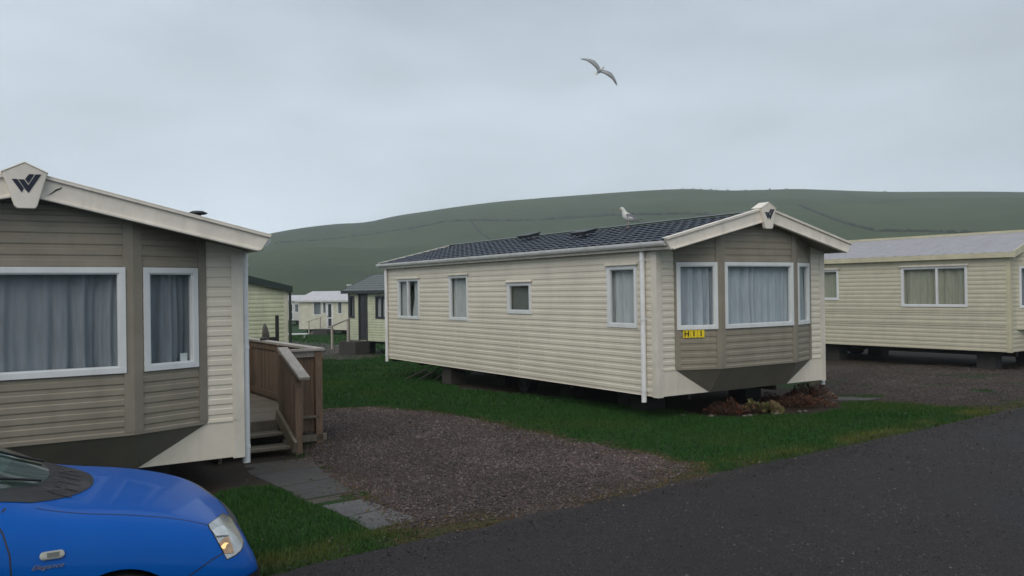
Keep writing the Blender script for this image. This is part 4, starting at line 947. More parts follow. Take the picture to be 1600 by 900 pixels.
pebbles('dead_moss', [(-3.8, 3, 6.9, 15, 900, .011), (5, 12, 12.8, 16, 500, .012)], M['pebble'], np.array([(.085, .046, .018), (.060, .034, .012), (.095, .062, .022), (.06, .052, .016), (.045, .03, .010)]), 'brown dead moss and litter along the edges of the gravel', 'moss', lambda x, y: masks(x, y)[2]*1.6, .25)
pebbles('stray_stones', [(-3, 8, 6.2, 14, 70, .011)], M['pebble'], PC, 'stray stones scattered on road edge and verge', 'stones', lambda x, y: (np.exp(-np.abs(road_dist(x, y)-.05)/.35)*.9+.06+.9*np.exp(-np.abs(sdf(GRAVEL1, x, y))/.25)), .6)
RC_ = .78*np.array([(.02, .017, .018), (.035, .030, .031), (.06, .052, .053), (.10, .09, .09), (.008, .007, .007), (.05, .042, .043), (.028, .024, .025)])
pebbles('road_grit', [(-2, 9, 3.6, 9, 950, .0062), (1, 12, 9, 15, 500, .009)], M['pebble'], RC_, 'coarse stone grain standing out of the worn dark road surface', 'grit', lambda x, y: (road_dist(x, y) < -.10)*(.45+.9*vnoise(x, y, .7, 51)), .12, lambda x, y: .0215+0*x)
pebbles('loose_chippings', [(-3, 9, 3.6, 13, 14, .007)], M['pebble'], PC*1.2, 'pale chippings scattered over the road', 'chippings', lambda x, y: (road_dist(x, y) < -.05)*.8, .5, lambda x, y: .022+0*x)

# ------------------------------------------------------------------ flower bed
def clump(name, label, cat, c, r, h, colsA, n=900, leaf=.02, seed=0, group=None, stems=True, broad=False):
    rg = np.random.default_rng(seed); th = rg.uniform(0, 2*np.pi, n); q = np.sqrt(rg.random(n)); lob = 1+.22*np.sin(3*th+seed)+.14*np.sin(5*th+2*seed)
    x = np.cos(th)*q*r[0]*lob; y = np.sin(th)*q*r[1]*lob; z = h*np.sqrt(np.clip(1-q**2, .02, 1))*rg.uniform(.35, 1.08, n)*(.8+.4*np.sin(x*17+seed)*np.cos(y*15))
    V = []; F = []; C = []
    for i in range(n):
        d = Vector((x[i]*1.1/r[0], y[i]*1.1/r[1], .9)).normalized()+Vector(rg.normal(0, .35, 3)); d.normalize(); s = d.cross(Vector(rg.normal(0, 1, 3))).normalized()
        L = leaf*rg.uniform(.6, 1.5); w = L*(.5 if broad else .22); p = Vector((x[i], y[i], z[i])); b = len(V)
        V += [p, p+d*L*.5+s*w, p+d*L, p+d*L*.5-s*w]; F.append((b, b+1, b+2, b+3)); cc_ = np.array(colsA[rg.integers(0, len(colsA))])*rg.uniform(.6, 1.3); C += [cc_]*4
    if stems:
        for i in range(int(n*.12)):
            b = len(V); p = Vector((x[i], y[i], z[i])); V += [Vector((x[i]*.4-.003, y[i]*.4, -.01)), Vector((x[i]*.4+.003, y[i]*.4, -.01)), p]; F.append((b, b+1, b+2, b+2)); C += [np.array((.05, .03, .02))]*3
    me = bpy.data.meshes.new(name); me.from_pydata([tuple(v) for v in V], [], [tuple(dict.fromkeys(f)) for f in F]); me.materials.append(M['leaf'])
    ca = me.color_attributes.new('col', 'FLOAT_COLOR', 'POINT'); ca.data.foreach_set('color', np.concatenate([np.array(C), np.ones((len(C), 1))], 1).astype(np.float32).ravel())
    o = bpy.data.objects.new(name, me); col.objects.link(o); o.location = (c[0], c[1], 0); tag(o, label, cat, group); return o
RED = [(.13, .048, .032), (.10, .038, .028), (.15, .070, .045), (.06, .034, .022), (.075, .048, .026), (.04, .032, .018)]
clump('heather', 'reddish heather clump at the left end of the flower bed under the bay', 'heather', (3.45, 13.52), (.36, .26), .21, RED, 1500, .035, 1, 'red heather clumps')
clump('heather', 'largest red brown heather, low at the grass edge right of the yellowish plant', 'heather', (4.85, 14.22), (.46, .33), .18, RED, 2200, .035, 2, 'red heather clumps')
clump('heather', 'tall reddish heather at the back of the bed by the white caravan corner', 'heather', (5.25, 15.05), (.42, .36), .30, RED, 2200, .035, 3, 'red heather clumps')
clump('heather', 'thin heather behind the yellowish plant', 'heather', (4.55, 14.75), (.25, .22), .16, RED, 700, .035, 4, 'red heather clumps')
clump('leafy_plant', 'yellowish green broad leaved plant between red heathers', 'plant', (4.03, 13.62), (.27, .20), .14, [(.13, .125, .045), (.09, .10, .035), (.17, .14, .07), (.12, .08, .045)], 330, .075, 5, None, True, True)
rk = random.Random(9)
for (x, y, s, lab) in ((3.10, 13.22, .07, 'small pale stone at the left tip of the flower bed'), (3.62, 13.20, .06, 'pale stone at the lawn edge below the left heather'), (3.80, 13.18, .07, 'pinkish stone in front of the leafy plant'), (4.22, 13.30, .08, 'rounded buff stone right of the leafy plant'), (4.50, 13.50, .055, 'small stone between plant and large heather'),
                       (5.62, 15.02, .17, 'broad low pinkish boulder right of the heather'), (5.5, 14.45, .06, 'little stone at the right end of the bed'), (3.86, 14.2, .08, 'dark stone behind the leafy plant'), (2.55, 13.35, .06, 'dark stone under the bay at the left'), (4.75, 13.62, .05, 'flat stone at the lawn edge before the large heather')):
    s *= .62 if s < .1 else .9; x += rk.uniform(-.12, .12); y += rk.uniform(-.05, .10); mb = MB(); n = 9; rings = []
    for i in range(5):
        a = pi*(i+.35)/5; rings.append([Vector((cos(2*pi*k/n)*sin(a)*s*1.25*rk.uniform(.85, 1.12), sin(2*pi*k/n)*sin(a)*s*rk.uniform(.85, 1.12), cos(a)*s*.62)) for k in range(n)])
    vs = [v for g in rings for v in g]; mb.add(vs, [(i*n+k, i*n+(k+1) % n, (i+1)*n+(k+1) % n, (i+1)*n+k) for i in range(4) for k in range(n)], 1, True); mb.add(vs[:n], [tuple(range(n))], 1, True)
    o = mb.build('stone', M['rock']); o.location = (x, y, s*.3); tag(o, lab, 'stone', 'stones around the flower bed')
mb = MB(); mb.tube([(0, 0, -.05), (0, 0, .30)], .012, 8); mb.tube([(0, 0, .28), (0, 0, .33), (0, 0, .345)], [.03, .035, .01], 10); o = mb.build('water_tap', M['steel']); o.location = (4.3, 15.6, 0); tag(o, 'small pale capped standpipe in the shade under the bay', 'standpipe')

# ------------------------------------------------------------------ car
CA = radians(63); CF = Vector((sin(CA), cos(CA))); CO = Vector((-1.765, 5.478))
CAR = empty('parked_car', (CO.x, CO.y, 0), pi/2-CA); tag(CAR, 'blue family car at lower left, its clear headlight with a glowing orange bulb', 'car')
# stations: x, then half section points (y,z)
ST = [
 (0.000, [(.0, .20), (.44, .22), (.56, .34), (.60, .46), (.58, .53), (.50, .575), (.38, .59), (.20, .60), (.0, .605)]),
 (-.035, [(.0, .19), (.55, .20), (.69, .34), (.72, .46), (.70, .535), (.62, .60), (.46, .62), (.24, .635), (.0, .64)]),
 (-.12, [(.0, .18), (.66, .19), (.80, .34), (.815, .48), (.795, .57), (.71, .665), (.54, .69), (.30, .705), (.0, .71)]),
 (-.32, [(.0, .18), (.73, .19), (.84, .34), (.858, .49), (.842, .62), (.755, .755), (.59, .775), (.33, .79), (.0, .795)]),
 (-.62, [(.0, .18), (.75, .19), (.855, .34), (.870, .51), (.858, .68), (.772, .835), (.62, .862), (.34, .882), (.0, .888)]),
 (-.92, [(.0, .18), (.76, .19), (.862, .34), (.876, .53), (.864, .71), (.780, .875), (.64, .902), (.36, .922), (.0, .930)]),
 (-1.10, [(.0, .18), (.76, .19), (.864, .34), (.878, .54), (.868, .73), (.792, .895), (.67, .928), (.38, .955), (.0, .965)]),
 (-1.40, [(.0, .18), (.76, .19), (.866, .34), (.879, .55), (.871, .76), (.805, .930), (.715, 1.03), (.42, 1.12), (.0, 1.14)]),
 (-1.80, [(.0, .18), (.76, .19), (.866, .34), (.880, .56), (.872, .79), (.815, .97), (.700, 1.24), (.44, 1.36), (.0, 1.39)]),
 (-2.15, [(.0, .18), (.76, .19), (.866, .34), (.880, .56), (.873, .81), (.820, 1.0), (.670, 1.42), (.46, 1.55), (.0, 1.58)]),
 (-2.80, [(.0, .18), (.76, .19), (.866, .34), (.880, .56), (.873, .82), (.820, 1.01), (.660, 1.47), (.46, 1.60), (.0, 1.63)]),
 (-3.50, [(.0, .18), (.76, .19), (.862, .34), (.878, .56), (.870, .83), (.815, 1.02), (.650, 1.46), (.45, 1.58), (.0, 1.61)]),
 (-3.95, [(.0, .20), (.74, .21), (.845, .36), (.860, .58), (.850, .84), (.790, 1.03), (.630, 1.42), (.43, 1.53), (.0, 1.56)]),
 (-4.17, [(.0, .24), (.66, .25), (.77, .38), (.790, .58), (.780, .84), (.730, 1.03), (.590, 1.35), (.40, 1.44), (.0, 1.47)]),
 (-4.27, [(.0, .28), (.55, .29), (.66, .40), (.680, .58), (.670, .84), (.640, 1.00), (.530, 1.20), (.36, 1.26), (.0, 1.28)])]
vs = []; ring = []
for x, sec in ST:
    kx = [0, 0, 0, 0, -.035, -.055, -.06, -.055, -.05] if x > -.2 else [0]*9; L9 = [(x+kx[i], y, z) for i, (y, z) in enumerate(sec)]; r = [(a, -y, z) for a, y, z in L9]+[(a, y, z) for a, y, z in L9[-2:0:-1]]; ring.append(len(r)); vs += r
m = ring[0]; fs = [(i*m+k, i*m+(k+1) % m, (i+1)*m+(k+1) % m, (i+1)*m+k) for i in range(len(ST)-1) for k in range(m)]
def capf(b):  # strip cap between right and left half
    out = []
    for k in range(0, 8): 
        a0, a1 = b+k, b+k+1; c0, c1 = b+(m-k) % m, b+(m-k-1) % m
        f = [a0, a1, c1, c0]; f = list(dict.fromkeys(f))
        if len(f) > 2: out.append(tuple(f))
    return out
fs += capf(0)+[tuple(reversed(f)) for f in capf((len(ST)-1)*m)]
def eval_mesh(vs, fs, mods):
    me = bpy.data.meshes.new('tmp'); me.from_pydata(vs, [], fs); bm = bmesh.new(); bm.from_mesh(me); bmesh.ops.recalc_face_normals(bm, faces=bm.faces); bm.to_mesh(me); bm.free()
    ob = bpy.data.objects.new('tmp', me); col.objects.link(ob); extra = mods(ob) or []
    bpy.context.view_layer.update(); dg = bpy.context.evaluated_depsgraph_get(); out = bpy.data.meshes.new_from_object(ob.evaluated_get(dg)); bpy.data.objects.remove(ob)
    for q in extra: bpy.data.objects.remove(q)
    return out
def m1(ob): s = ob.modifiers.new('s', 'SUBSURF'); s.levels = 3; s.render_levels = 3
full = eval_mesh(vs, fs, m1); full.update()
bmf = bmesh.new(); bmf.from_mesh(full); BV = BVHTree.FromBMesh(bmf); bmf.free()
# cut wheel arches
def m2(ob):
    ex = []
    for x in (-.76, -3.42):
        c = MB(); c.tube([(x, -1.2, .29), (x, 1.2, .29)], .325, 40); co = c.build('cut', M['black']); ex.append(co)
        b = ob.modifiers.new('b', 'BOOLEAN'); b.operation = 'DIFFERENCE'; b.object = co; b.solver = 'EXACT'
    return ex
body_me = eval_mesh([tuple(v.co) for v in full.vertices], [tuple(p.vertices) for p in full.polygons], m2)
body_me.name = 'body'; body_me.materials.clear(); body_me.materials.append(M['paint'])
for p in body_me.polygons: p.material_index = 0; p.use_smooth = True
try: body_me.set_sharp_from_angle(angle=radians(40))
except Exception: pass
body = bpy.data.objects.new('body', body_me); col.objects.link(body); body.parent = CAR
def drape(name, poly, frame, mat, parent, lift=.004, step=.02, thick=.0, smooth=True):
    """outline in a 2D frame (origin, ex, ey, direction), wrapped onto the car body"""
    O, ex, ey, dr = [Vector(q) for q in frame]
    bm = bmesh.new(); bm.faces.new([bm.verts.new((a, b, 0)) for a, b in poly])
    xs = [p[0] for p in poly]; ys = [p[1] for p in poly]
    for ax_, lo, hi in ((0, min(xs), max(xs)), (1, min(ys), max(ys))):
        k = lo+step
        while k < hi-1e-4:
            n_ = (1, 0, 0) if ax_ == 0 else (0, 1, 0); c = (k, 0, 0) if ax_ == 0 else (0, k, 0)
            bmesh.ops.bisect_plane(bm, geom=bm.verts[:]+bm.edges[:]+bm.faces[:], plane_co=c, plane_no=n_); k += step
    bad = []
    for v in bm.verts:
        o = O+ex*v.co.x+ey*v.co.y; h, nn, _, _ = BV.ray_cast(o, dr)
        if h is None: bad.append(v); continue
        if nn.dot(dr) > 0: nn = -nn
        v.co = h+nn*lift
    bmesh.ops.delete(bm, geom=bad, context='VERTS'); bmesh.ops.triangulate(bm, faces=[f for f in bm.faces if len(f.verts) > 4])
    me = bpy.data.meshes.new(name); bm.normal_update(); bm.to_mesh(me); bm.free(); me.materials.append(mat)
    for p in me.polygons: p.use_smooth = smooth
    if sum(p.normal.dot(dr)*p.area for p in me.polygons) > 0: me.flip_normals()
    o = bpy.data.objects.new(name, me); col.objects.link(o); o.parent = parent
    if thick: s = o.modifiers.new('t', 'SOLIDIFY'); s.thickness = thick; s.offset = 0
    return o
TOP = ((0, 0, 3), (1, 0, 0), (0, 1, 0), (0, 0, -1))
def SIDE(s): return ((0, s*2.5, 0), (1, 0, 0), (0, 0, 1), (0, -s, 0))
def strip(pts, w):
    """thin closed ribbon round a polyline"""
    P = [Vector(p) for p in pts]; L, R = [], []
    for i, p in enumerate(P):
        d = (P[min(i+1, len(P)-1)]-P[max(i-1, 0)]).normalized(); n = Vector((-d.y, d.x))*w/2; L.append(tuple(p+n)); R.append(tuple(p-n))
    return L+R[::-1]
def arc(y0, x_c, x_e, n=16, pw=2.2): return [(x_c-(x_c-x_e)*abs(2*i/n-1)**pw, y0*(2*i/n-1)) for i in range(n+1)]
# windscreen, cowl
front_arc = arc(.62, -.865, -1.16, 20, 2.4)
ws_base = arc(.56, -1.10, -1.30, 20, 2.2)
drape('cowl', front_arc+ws_base[::-1], TOP, M['cowl'], CAR, .003)
edge = [(-1.16, -.62), (-1.40, -.72), (-1.78, -.70), (-2.10, -.665), (-2.10, -.62), (-1.8, -.655), (-1.40, -.665), (-1.30, -.56)]
for s in (1, -1): drape('windscreen_seal', [(a, b*s) for a, b in edge], TOP, M['black'], CAR, .0035)
ws = ws_base+[(-1.40, .664), (-1.80, .654), (-2.10, .62)]+[(-2.16, .4), (-2.19, 0), (-2.16, -.4)]+[(-2.10, -.62), (-1.8, -.654), (-1.40, -.664)]
wsm = drape('windscreen_bed', ws, TOP, plain('dark_green_interior', (.030, .045, .040), .55, var=.5, scale=5), CAR, .002, .04)
drape('windscreen', ws, TOP, mk_glass('screen_glass', (.75, .9, .85), .05), CAR, .012, .04)
drape('dashboard_edge', [(-1.34, -.50), (-1.30, -.2), (-1.29, .2), (-1.34, .50), (-1.42, .50), (-1.37, .2), (-1.38, -.2), (-1.42, -.50)], TOP, plain('pale_dash_edge', (.10, .14, .125), .5, var=.4), wsm, .004, .04)
for (pa, pb) in (((-1.14, .30), (-1.62, -.28)), ((-1.13, -.30), (-1.44, -.62))):
    w_ = MB(); n = 8; pts = []
    for i in range(n+1):
        t = i/n; x = pa[0]+(pb[0]-pa[0])*t; y = pa[1]+(pb[1]-pa[1])*t; h, nn, _, _ = BV.ray_cast(Vector((x, y, 3)), Vector((0, 0, -1))); pts.append(h+Vector((0, 0, .028)))
    w_.tube(pts, .008, 6); w_.build('wiper', M['black'], CAR)
# cowl grille bars
for k in range(7):
    y = -.42+.14*k; drape('cowl_grille', strip([(-.93-.09*abs(y)**2*3, y-.035), (-1.04-.10*abs(y)**2*3, y+.03)], .018), TOP, M['black'], CAR, .006)
# panel gaps
drape('bonnet_gap', strip([(-1.14, -.672), (-.9, -.700), (-.6, -.700), (-.35, -.685), (-.17, -.655)], .006), TOP, M['black'], CAR, .0012, .03)
drape('bonnet_gap', strip([(-1.14, .672), (-.9, .700), (-.6, .700), (-.35, .685), (-.17, .655)], .006), TOP, M['black'], CAR, .0012, .03)
drape('bonnet_front_gap', strip([(-.17, -.655), (-.09, -.45), (-.065, 0), (-.09, .45), (-.17, .655)], .006), TOP, M['black'], CAR, .0012, .03)
for s in (-1, 1):
    S = SIDE(s)
    drape('door_gap', strip([(-1.27, .965), (-1.315, .93), (-1.275, .86), (-1.245, .76), (-1.235, .6), (-1.24, .45), (-1.235, .24)], .008), S, M['black'], CAR, .0012, .04)
    drape('door_gap', strip([(-2.32, .98), (-2.32, .6), (-2.30, .24)], .008), S, M['black'], CAR, .0012, .04)
    drape('door_gap', strip([(-3.20, .98), (-3.15, .75), (-3.02, .6), (-2.98, .45)], .008), S, M['black'], CAR, .0012, .04)
    drape('bumper_gap', strip([(-.43, .52), (-.30, .585), (-.18, .62), (-.07, .655)], .006), S, M['black'], CAR, .0012, .03)
    drape('bumper_strip', strip([(-.46, .395), (-.3, .40), (-.12, .405), (-.03, .405)], .10), S, M['black'], CAR, .012, .03)
    for nm, pl in (('front_side_window', [(-1.55, 1.02), (-2.24, 1.05), (-2.24, 1.42), (-2.05, 1.42), (-1.75, 1.22)]), ('rear_side_window', [(-2.36, 1.05), (-3.12, 1.07), (-3.12, 1.42), (-2.36, 1.43)]), ('quarter_window', [(-3.22, 1.08), (-3.80, 1.12), (-3.70, 1.38), (-3.22, 1.42)])):
        drape(nm, pl, S, M['doorglass'], CAR, .004, .05)
    # side repeater, door handle, trim name
    rp = [(-1.025+.018*cos(a), .735+.019*sin(a)) for a in [pi/2-pi*i/8 for i in range(9)]]+[(-1.100+.018*cos(a), .735+.019*sin(a)) for a in [-pi/2-pi*i/8 for i in range(9)]]
    ro = drape('side_repeater', rp, S, M['lampgrey'], CAR, .010, .012, .006); drape('repeater_lens', [(-1.03, .725), (-1.03, .746), (-1.085, .746), (-1.085, .725)], S, plain('repeater_inner', (.12, .13, .12), .3), ro, .015, .02)
    drape('door_handle', [(-2.10, .80), (-2.27, .805), (-2.27, .835), (-2.10, .83)], S, M['paint'], CAR, .03, .02, .02)
h, nn, _, _ = BV.ray_cast(Vector((-1.085, -3, .685)), Vector((0, 1, 0)))
m = Matrix((Vector((1, 0, 0)), Vector((0, 0, 1)), Vector((0, -1, 0)))).transposed().to_4x4(); m.translation = h+nn*.002+Vector((0, -.0035, 0))
text_mesh('trim_name', 'Elegance', .041, M['badge'], CAR, m @ Matrix.Diagonal((1, .78, 1, 1)), .0015, .5)
# wheels
for x in (-.76, -3.42):
    for s in (-1, 1):
        w = MB(); prof = [(-.10, .20), (-.10, .265), (-.085, .283), (-.03, .29), (.03, .29), (.085, .283), (.10, .265), (.10, .20)]; n = 40; vs = []
        for a, r in prof: vs += [(x+r*cos(2*pi*k/n), s*.765+a*s, .29+r*sin(2*pi*k/n)) for k in range(n)]
        w.add(vs, [(i*n+k, i*n+(k+1) % n, (i+1)*n+(k+1) % n, (i+1)*n+k) for i in range(len(prof)-1) for k in range(n)], 1, True); wh = w.build('wheel', M['rubber'], CAR)
        r_ = MB(); r_.tube([(x, s*.70, .30), (x, s*.84, .30)], .205, 30)
        for k in range(7): a = 2*pi*k/7; r_.bar((x+.05*cos(a), s*.848, .30+.05*sin(a)), (x+.20*cos(a), s*.848, .30+.20*sin(a)), .045, .02, up=(0, 1, 0))
        r_.tube([(x, s*.83, .30), (x, s*.862, .30)], .045, 16); r_.build('rim', M['steel'], wh)
    a_ = MB(); a_.tube([(x, -.7, .29), (x, .7, .29)], .319, 32, cap=False); a_.build('wheel_housing', M['black'], CAR)
# headlights: outline seen from the front quarter, wrapped on the wing corner
def cam_ray(px, py):
    X0, Y0 = px-800, py-450; c, s = cos(ROL), sin(ROL); X1, Y1 = X0*c-Y0*s, X0*s+Y0*c; return X1/FPX, -Y1/FPX
cm = Matrix.Translation((CO.x, CO.y, 0)) @ Matrix.Rotation(pi/2-CA, 4, 'Z'); ci = cm.inverted()
d0 = (ci.to_3x3() @ Vector((-.345, 1, -.29))).normalized()       # direction of view onto the corner of the wing
def q_frame():
    c0 = ci @ Vector((0, 0, HC)); ex = ci.to_3x3() @ Vector((1, 0, 0)); ey = ci.to_3x3() @ Vector((0, 0, 1)); return c0, ex, ey
C0, EX, EY = q_frame(); EZ = ci.to_3x3() @ Vector((0, 1, 0))
def lamp_pts(pp):  # pixel outline -> point on the body -> coordinates in a frame across d0
    out = []
    for px, py in pp:
        a, b = cam_ray(px, py); d = (EX*a+EZ+EY*b).normalized(); h, _, _, _ = BV.ray_cast(C0, d)
        if h is None: h = C0+d*4.75
        out.append(h)
    return out
fx = d0.cross(Vector((0, 0, 1))).normalized(); fy = fx.cross(d0); FO = Vector((-.15, -.6, .7))-d0*2
def lamp(name, pp, mat, parent, lift, mirror=False, step=.015):
    pts = lamp_pts(pp); poly = [((h-FO).dot(fx), (h-FO).dot(fy)) for h in pts]
    fr = (FO, fx, fy, d0)
    if mirror:
        mv = lambda v: Vector((v.x, -v.y, v.z)); fr = tuple(mv(q) for q in fr)
    return drape(name, poly, fr, mat, parent, lift*(.4 if mirror else 1), step)
def cc(X, Y): return (300+X/7.5, 780+Y/7.5)
OUT = [cc(*p) for p in [(195, 275), (250, 235), (300, 200), (355, 150), (400, 165), (445, 205), (500, 290), (560, 400), (592, 470), (585, 530), (560, 580), (500, 630), (410, 675), (385, 630), (340, 545), (290, 450), (240, 360), (210, 320)]]
cx_ = sum(p[0] for p in OUT)/len(OUT); cy_ = sum(p[1] for p in OUT)/len(OUT)
RIM = [(cx_+(a-cx_)*1.06, cy_+(b-cy_)*1.045) for a, b in OUT]
for mir in (False, True):
    hl = lamp('headlight', RIM, M['black'], CAR, .002, mir)
    lamp('reflector', OUT, M['chrome'], hl, .004, mir)
    lamp('inner_reflector', [cc(*p) for p in [(235, 350), (300, 300), (370, 290), (400, 330), (420, 400), (330, 410), (285, 420)]], plain('bright_reflector', (.80, .82, .82), .15, metal=.6, var=.15, scale=20), hl, .006, mir)
    lamp('reflector_divider', [cc(*p) for p in [(280, 410), (340, 405), (420, 402), (425, 412), (340, 418), (288, 425)]], M['steel'], hl, .0075, mir)
    lamp('indicator', [cc(*p) for p in [(310, 490), (360, 440), (420, 415), (455, 500), (487, 605), (430, 612), (380, 612), (345, 550)]], M['amber'], hl, .008, mir)
    if not mir: lamp('bulb', [cc(*p) for p in [(330, 535), (355, 505), (385, 490), (420, 498), (395, 515), (380, 560), (350, 560)]], M['bulb'], hl, .010, mir)
    lamp('lens', OUT, M['lens'], hl, .0115, mir)
# grille and front number plate, rear lamps, mirrors
FR = ((2, 0, 0), (0, 1, 0), (0, 0, 1), (-1, 0, 0))
drape('grille', [(-.34, .59), (.34, .59), (.30, .66), (-.30, .66)], FR, M['black'], CAR, .003, .03)
drape('lower_intake', [(-.45, .26), (.45, .26), (.48, .36), (-.48, .36)], FR, M['black'], CAR, .003, .03)
drape('number_plate', [(-.26, .42), (.26, .42), (.26, .53), (-.26, .53)], FR, M['white'], CAR, .006, .05)
RR = ((-7, 0, 0), (0, 1, 0), (0, 0, 1), (1, 0, 0))
drape('rear_window', [(-.50, 1.02), (.50, 1.02), (.42, 1.28), (-.42, 1.28)], RR, M['doorglass'], CAR, .005, .05)
M['redlamp'] = plain('red_lamp', (.35, .01, .01), .25)
for s in (-1, 1):
    drape('rear_light', [(s*.56, .72), (s*.66, .72), (s*.62, .98), (s*.54, .98)], RR, M['redlamp'], CAR, .006, .03)
    w = MB(); w.prism([(0, 0), (.05, -.01), (.07, .12), (.02, .15), (-.03, .10)], lambda a, b, e_: (-1.72+a, s*(.86+e_), 1.02+b), 0, .18); w.build('door_mirror', M['paint'], CAR, .015)
    w = MB(); w.bar((-1.70, s*.78, 1.03), (-1.70, s*.88, 1.06), .05, .04); w.build('mirror_arm', M['black'], CAR)
# leaf litter in the cowl
mb = MB(); rg = random.Random(4)
for k in range(26):
    x = rg.uniform(-1.10, -.93); y = rg.uniform(-.42, .42); h, nn, _, _ = BV.ray_cast(Vector((x, y, 3)), Vector((0, 0, -1))); a = rg.uniform(0, 6.28); L = rg.uniform(.008, .022)
    t = Vector((cos(a), sin(a), rg.uniform(-.1, .3)))*L; s_ = Vector((-sin(a), cos(a), 0))*L*.25; p = h+Vector((0, 0, .01)); mb.add([p-t, p+s_, p+t, p-s_], [(0, 1, 2, 3)])
o = mb.build('leaf_litter', plain('dry_leaf', (.10, .085, .075), .8)); o.location = CAR.location; o.rotation_euler = CAR.rotation_euler; tag(o, 'dry leaf litter caught in the dark cowl of the blue car', 'leaf litter', kind='stuff')

# ------------------------------------------------------------------ birds
def bird(name, rings, mats, extra):
    """one continuous lofted body: rings of (x, z, ry, rz, material)"""
    mb = MB(); n = 14; vs = []
    for i, (x, z, ry, rz, _) in enumerate(rings):
        a, b = rings[max(i-1, 0)], rings[min(i+1, len(rings)-1)]; t = Vector((b[0]-a[0], 0, b[1]-a[1])).normalized(); up = Vector((-t.z, 0, t.x))
        vs += [tuple(Vector((x, ry*cos(2*pi*k/n), z))+up*(rz*sin(2*pi*k/n))) for k in range(n)]
    for i in range(len(rings)-1):
        mb.cm = rings[i+1][4]; b = [vs[i*n+k] for k in range(n)]+[vs[(i+1)*n+k] for k in range(n)]
        for k in range(n):
            upper = sin(2*pi*(k+.5)/n) > .25
            c = rings[i+1][4]
            if callable(c): c = c(upper)
            mb.cm = c; mb.add([b[k], b[(k+1) % n], b[n+(k+1) % n], b[n+k]], [(0, 1, 2, 3)], 1, True)
    extra(mb); me_o = mb.build(name, mats)
    bm = bmesh.new(); bm.from_mesh(me_o.data); bmesh.ops.remove_doubles(bm, verts=bm.verts, dist=1e-5); bmesh.ops.recalc_face_normals(bm, faces=bm.faces); bm.to_mesh(me_o.data); bm.free(); return me_o
bm_ = [M['feather_white'], M['feather_grey'], M['feather_black'], M['beak'], M['pinkleg'], plain('pale_grey_wing', (.30, .32, .33), .8)]
# standing gull, beak towards +x of its own frame
_w = lambda u: 1 if u else 0
gr = [(-.250, .112, .002, .002, 0), (-.240, .114, .020, .006, 0), (-.17, .130, .034, .018, 0), (-.11, .145, .050, .040, _w), (-.05, .158, .064, .058, _w), (.01, .172, .070, .070, _w), (.05, .198, .064, .070, 0), (.074, .232, .050, .056, 0),
      (.086, .262, .038, .042, 0), (.093, .288, .033, .035, 0), (.106, .308, .032, .033, 0), (.126, .318, .030, .031, 0), (.146, .316, .023, .024, 0), (.158, .311, .012, .013, 0), (.161, .310, .009, .010, 3), (.192, .303, .006, .008, 3), (.204, .296, .001, .002, 3)]
def gx(mb):
    for s in (-1, 1):
        mb.cm = 1; w = [(.055, .215), (.02, .235), (-.05, .205), (-.14, .165), (-.20, .140), (-.13, .135), (-.04, .140), (.03, .160)]
        mb.prism(w, lambda a, b, e_: (a, s*(.066-.18*max(0, -a-.02)+e_), b), -.012, .004)
        mb.cm = 2; mb.prism([(-.17, .152), (-.21, .140), (-.275, .120), (-.20, .128)], lambda a, b, e_: (a, s*(.022+e_), b), -.005, .005)
        mb.cm = 4; mb.tube([(.0, s*.028, .13), (.008, s*.028, .07), (.0, s*.028, .004)], [.010, .006, .006], 8)
        mb.prism([(-.012, -.012), (.05, -.026), (.055, 0), (.05, .026), (-.012, .012)], lambda a, b, e_: (a, s*.028+b, e_), .0, .007)
        mb.cm = 2; mb.prism([(.139+.0055*cos(2*pi*k/8), .317+.0055*sin(2*pi*k/8)) for k in range(8)], lambda a, b, e_: (a, s*e_, b), .0225, .0285)
gull = bird('seagull', gr, bm_, gx); gull.scale = (1.02, 1.1, 1.14)
g_x, g_y = 1.66, 2.56; gw = CEN.matrix_world if False else (Matrix.Translation(CEN.location) @ CEN.rotation_euler.to_matrix().to_4x4())
gp = gw @ Vector((g_x, g_y, roof_z(g_x)+.012)); gull.location = gp; gull.rotation_euler = (0, 0, pi-.12)
tag(gull, 'white and grey seagull standing on the dark tiled roof', 'seagull')
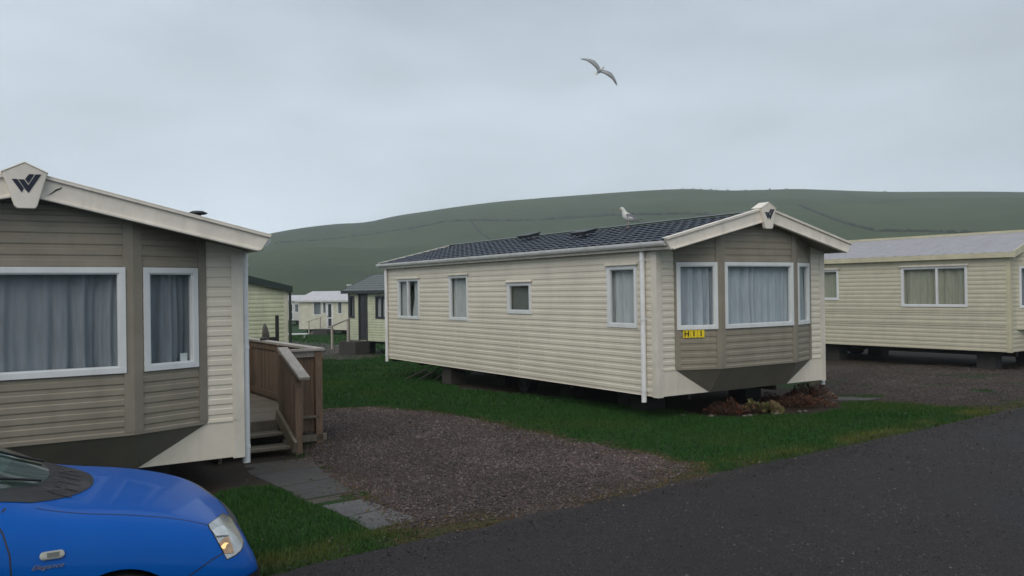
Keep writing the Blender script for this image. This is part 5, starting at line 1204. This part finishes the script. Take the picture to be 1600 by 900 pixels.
fr_ = [(-.26, .0, .002, .002, 0), (-.25, 0, .05, .006, 0), (-.17, 0, .03, .016, 0), (-.09, 0, .048, .040, 1), (.0, 0, .058, .052, 1), (.08, .005, .050, .048, 0), (.14, .012, .036, .036, 0), (.19, .018, .030, .030, 0), (.225, .016, .018, .018, 0), (.228, .016, .010, .010, 3), (.27, .008, .002, .003, 3)]
def fx_(mb):
    for s in (-1, 1):
        # shoulder, elbow, wrist, hand: leading and trailing edge stations
        st = [(.03, .075, -.085, .012, .014), (.16, .10, -.08, .060, .012), (.30, .115, -.09, .085, .009), (.44, .075, -.065, .065, .006), (.56, .030, -.070, .020, .004), (.66, -.03, -.065, -.03, .002)]
        vs = []
        for (y, le, te, z, t) in st: vs += [(le, s*y, z), ((le+te)/2+.01, s*y, z+t), (te, s*y, z-.004), ((le+te)/2, s*y, z-t*.3)]
        for i in range(len(st)-1):
            mb.cm = 5 if i < 4 else 1
            a = vs[i*4:i*4+4]; b = vs[i*4+4:i*4+8]; mb.add(a+b, [(k, (k+1) % 4, 4+(k+1) % 4, 4+k) for k in range(4)], 1, True)
fg = bird('flying_gull', fr_, bm_, fx_)
yv = Vector((-.78, .10, .62)).normalized(); zv = Vector((.38, -.80, .42)); zv = (zv-yv*zv.dot(yv)).normalized(); xv = yv.cross(zv)
mt = (Matrix((xv, yv, zv)).transposed() @ Matrix.Diagonal((.92, .92, .92))).to_4x4(); dep = 22.5; a_, b_2 = cam_ray(937.5, 110); mt.translation = Vector((a_*dep, dep, HC+b_2*dep+PIT*dep)); fg.matrix_world = mt
tag(fg, 'grey gull gliding with spread wings across the overcast sky', 'seagull')

# ------------------------------------------------------------------ damp air
hz = MB(); hz.box((-1330, -1000, -4), (1330, 1330, 190)); hm = bpy.data.materials.new('damp_haze'); hm.use_nodes = True; nt = hm.node_tree; nt.nodes.clear()
o_ = nt.nodes.new('ShaderNodeOutputMaterial'); pv = nt.nodes.new('ShaderNodeVolumePrincipled'); pv.inputs['Color'].default_value = (.86, .92, 1, 1); pv.inputs['Density'].default_value = .00055; pv.inputs['Anisotropy'].default_value = .2
nt.links.new(pv.outputs[0], o_.inputs['Volume']); ho = hz.build('haze', hm); tag(ho, kind='stuff', label='thin grey damp air lying over the whole valley', cat='haze')
